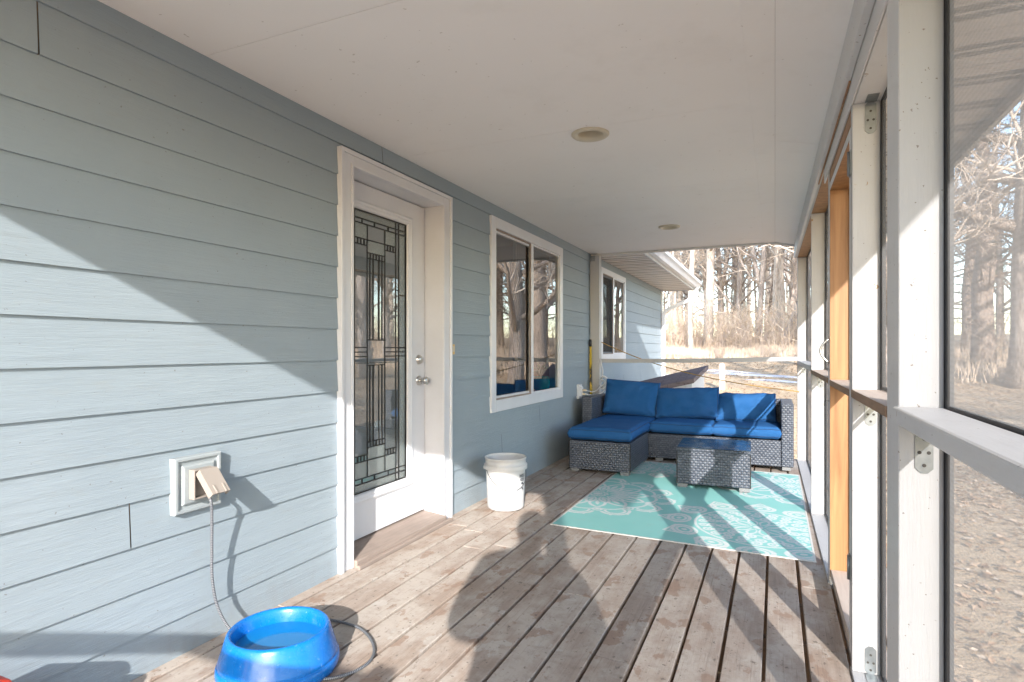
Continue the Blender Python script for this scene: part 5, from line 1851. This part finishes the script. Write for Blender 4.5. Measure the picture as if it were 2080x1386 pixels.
# big ones to the right, seen through the near screen and in the window reflections
px_tree('big', 2098, 18.5, 0.95, "big broad trunk seen through the nearest screen", rot=1.0)
px_tree('pine', 2005, 24, 0.8, "pine with dead lower boughs left of the broad trunk")
px_tree('pine', 1968, 30, 0.85, "darker pine farther back behind the nearest screen")
px_tree('low', 2035, 33, 0.9, "tangled bare tree among the pines beyond the screen")
for x, y, k, s, lb in ((2.25, 14.6, 'big', 0.52, "broad trunk in the yard nearest the screened side of the porch"), (3.1, 18.6, 'big', 0.62, "broad trunk in the yard behind the nearest broad trunk"),
                       (9.5, 13.0, 'big', 0.9, "rough barked big tree beside the yard right of the porch"), (6.2, 24, 'pine', 0.9, "tall pine right of the porch beyond the big trunks"),
                       (13, 17, 'pine', 1.0, "tall pine farthest right of the porch"), (11.5, 22, 'low', 1.0, "spreading bare tree right of the porch between the pines"),
                       (8.4, 16.5, 'grey', 1.0, "forked grey tree right of the porch"), (15, 24, 'grey', 1.1, "tall forked tree deep in the wood right of the porch")):
    K[k].place(x, y, tr.uniform(0, 6.28), s, lb, None)
# trees in the open yard on the sunny side; their shadows band the ground to the right
for x, y, k, sc_, lb in ((11.0, -7.0, 'pale', 0.9, "pale tree standing alone in the near right yard"), (15.5, -12.0, 'grey', 0.9, "forked tree standing alone in the near right yard"),
                        (9.5, -3.0, 'slim', 0.95, "slim tree standing alone in the near right yard"), (20.0, -6.0, 'low', 1.1, "spreading tree standing alone in the near right yard")):
    K[k].place(x, y, tr.uniform(0, 6.28), sc_, lb, None)
# the wood behind
used = []
cnt = 0
wood_group = "trees of the wood beyond the yard"
def far_enough(x, y, m):
    return all((x - a) ** 2 + (y - b) ** 2 > m * m for a, b in used)
kinds = ['pale', 'slim', 'slim', 'grey', 'slim', 'pale', 'slim', 'low', 'grey', 'slim', 'pine', 'slim']
tries = 0
while cnt < 84 and tries < 6000:
    tries += 1
    if tr.random() < 0.62:
        y = tr.uniform(37, 78); x = y * tr.uniform(-0.22, 0.09)
    else:
        y = tr.uniform(24, 60); x = y * tr.uniform(0.13, 0.75)
    if not far_enough(x, y, 1.7):
        continue
    used.append((x, y))
    kk = tr.choice(kinds)
    lab = {'pale': "pale barked bare tree among the crowded wood behind the yard", 'slim': "slim bare pole like tree among the crowded wood behind the yard", 'grey': "forked grey bare tree among the crowded wood behind the yard",
           'pine': "dark pine among the crowded wood behind the yard", 'low': "wide spreading bare tree among the crowded wood behind the yard"}[kk]
    K[kk].place(x, y, tr.uniform(0, 6.28), tr.uniform(0.75, 1.15), lab, {'pale': "pale bare trees of the wood", 'slim': "slim bare trees of the wood", 'grey': "forked trees of the wood", 'pine': "pines of the wood", 'low': "spreading trees of the wood"}[kk])
    cnt += 1

# fallen leaves lying over the yard
mb = MB()
lr = random.Random(13)
for k in range(52000):
    if lr.random() < 0.6:
        x = 0.7 + abs(lr.gauss(0, 5.5)); y = lr.uniform(0.5, 26)
    else:
        y = lr.uniform(7.6, 27); x = lr.uniform(-5.5, 2.5)
    z = ground_z(x, y) + 0.012
    a = lr.uniform(0, 6.28); l = lr.uniform(0.016, 0.046); w = l * lr.uniform(0.4, 0.7)
    ca, sa = math.cos(a), math.sin(a)
    t1_, t2_ = lr.uniform(-0.010, 0.012), lr.uniform(-0.004, 0.014)
    n = len(mb.v)
    mb.v += [(x - ca * l, y - sa * l, z + t1_), (x + sa * w, y - ca * w, z + t2_), (x + ca * l, y + sa * l, z - t1_ * 0.5 + 0.01), (x - sa * w, y + ca * w, z + 0.006)]
    mb.face((n, n + 1, n + 2, n + 3))
fl = mb.build("fallen_leaves", MAT["leaves"], uv=False); fl['kind'] = 'stuff'

# brush and dry grass along the wood edge
mb = MB()
br_ = random.Random(31)
def stalk(x, y, h, lean, w):
    z = ground_z(x, y)
    a = br_.uniform(0, 6.28)
    p0 = Vector((x, y, z - 0.05)); d = Vector((math.cos(a) * lean, math.sin(a) * lean, 1))
    p1 = p0 + d * h * 0.55 + Vector((0, 0, 0)); p2 = p1 + (d + Vector((math.cos(a) * lean, math.sin(a) * lean, -0.1))).normalized() * h * 0.45
    mb.tube([p0, p1, p2], [w, w * 0.7, w * 0.25], 3, caps=False, smooth=False)
    return p0, p1, p2
for k in range(5200):
    if br_.random() < 0.7:
        y = 29 + abs(br_.gauss(0, 9)); x = y * br_.uniform(-0.24, 0.10)
    else:
        y = br_.uniform(22, 45); x = y * br_.uniform(0.12, 0.8)
    tall = br_.random()
    h = br_.uniform(0.4, 1.1) if tall < 0.65 else br_.uniform(1.0, 2.3)
    p0, p1, p2 = stalk(x, y, h, br_.uniform(0.02, 0.45), 0.012 if h < 1.1 else 0.015)
    if h > 1.2:
        for _ in range(4):
            t = br_.uniform(0.3, 1)
            b = p0.lerp(p1, t) if br_.random() < 0.4 else p1.lerp(p2, t)
            e = b + Vector((br_.gauss(0, 0.4), br_.gauss(0, 0.4), br_.uniform(0.2, 0.8)))
            mb.tube([b, b.lerp(e, 0.6), e], [0.009, 0.007, 0.004], 3, caps=False, smooth=False)
bo_ = mb.build("brush", MAT["brush"], uv=False); bo_['kind'] = 'stuff'
mb = MB()
for k in range(26000):
    if br_.random() < 0.75:
        y = 26.5 + abs(br_.gauss(0, 4.0)); x = y * br_.uniform(-0.24, 0.10)
    else:
        y = br_.uniform(19, 30); x = y * br_.uniform(0.12, 0.7)
    z = ground_z(x, y); h = br_.uniform(0.12, 0.5); a = br_.uniform(0, 6.28); l = br_.uniform(0.1, 0.5)
    n = len(mb.v)
    mb.v += [(x - 0.014, y, z - 0.02), (x + 0.014, y, z - 0.02), (x + math.cos(a) * l * h, y + math.sin(a) * l * h, z + h)]
    mb.face((n, n + 1, n + 2))
dg = mb.build("dry_grass", MAT["brush"], uv=False); dg['kind'] = 'stuff'

# ------------------------------------------------------------------ the person whose shadow lies on the deck
pe = thing("person", "person in a dark jacket standing behind the tripod spot, shadow cast along the deck", "person", (0.06, -0.36, deck_z(0.06)))
def skin_fig():
    me = bpy.data.meshes.new("person_body")
    V = []; E = []; R = []
    def v(p, r, par=None):
        V.append(p); R.append(r)
        if par is not None: E.append((par, len(V) - 1))
        return len(V) - 1
    pel = v((0, 0, 0.98), 0.19)
    ab = v((0.0, 0.01, 1.15), 0.185, pel)
    ch = v((-0.01, 0.05, 1.37), 0.205, ab)
    nk = v((-0.03, 0.13, 1.54), 0.07, ch)
    hd_ = v((-0.05, 0.19, 1.66), 0.098, nk)
    hd2 = v((-0.06, 0.21, 1.76), 0.105, hd_)
    hd3 = v((-0.06, 0.20, 1.85), 0.065, hd2)
    for s in (-1, 1):
        hip = v((s * 0.10, 0, 0.90), 0.10, pel)
        kn = v((s * 0.13, 0.02, 0.50), 0.068, hip)
        an = v((s * 0.14, -0.01, 0.09), 0.045, kn)
        fo = v((s * 0.16, 0.13, 0.045), 0.042, an)
        sh = v((s * 0.215, 0.06, 1.43), 0.085, ch)
        el = v((s * 0.275, 0.04, 1.14), 0.075, sh)
        wr_ = v((s * 0.19, 0.20, 1.06), 0.036, el)
        pa = v((s * 0.14, 0.235, 1.06), 0.03, wr_)
        for q in range(4):
            f1 = v((s * (0.105 - 0.004 * q), 0.255 + 0.003 * q, 1.085 - 0.018 * q), 0.0095, pa)
            v((s * (0.075 - 0.002 * q), 0.262, 1.083 - 0.018 * q), 0.0085, f1)
        t1 = v((s * 0.125, 0.225, 1.095), 0.010, pa)
        v((s * 0.10, 0.23, 1.115), 0.009, t1)
    V = [(p[0] * (1.0 if (p[2] > 1.5 and abs(p[0]) < 0.1) else 1.14), p[1], p[2]) for p in V]
    me.from_pydata([Vector(p) for p in V], E, [])
    o = bpy.data.objects.new("body", me); COL.objects.link(o); o.parent = pe
    md = o.modifiers.new("skin", 'SKIN'); md.use_smooth_shade = True
    for i, r in enumerate(R):
        me.skin_vertices[0].data[i].radius = (r, r * (0.62 if i in (0, 1, 2) else 1.0))
    me.skin_vertices[0].data[0].use_root = True
    o.modifiers.new("sub", 'SUBSURF').levels = 1
    me.materials.append(MAT["jacket"])
    return o
def add_skin_layer(o):
    pass
body = skin_fig()
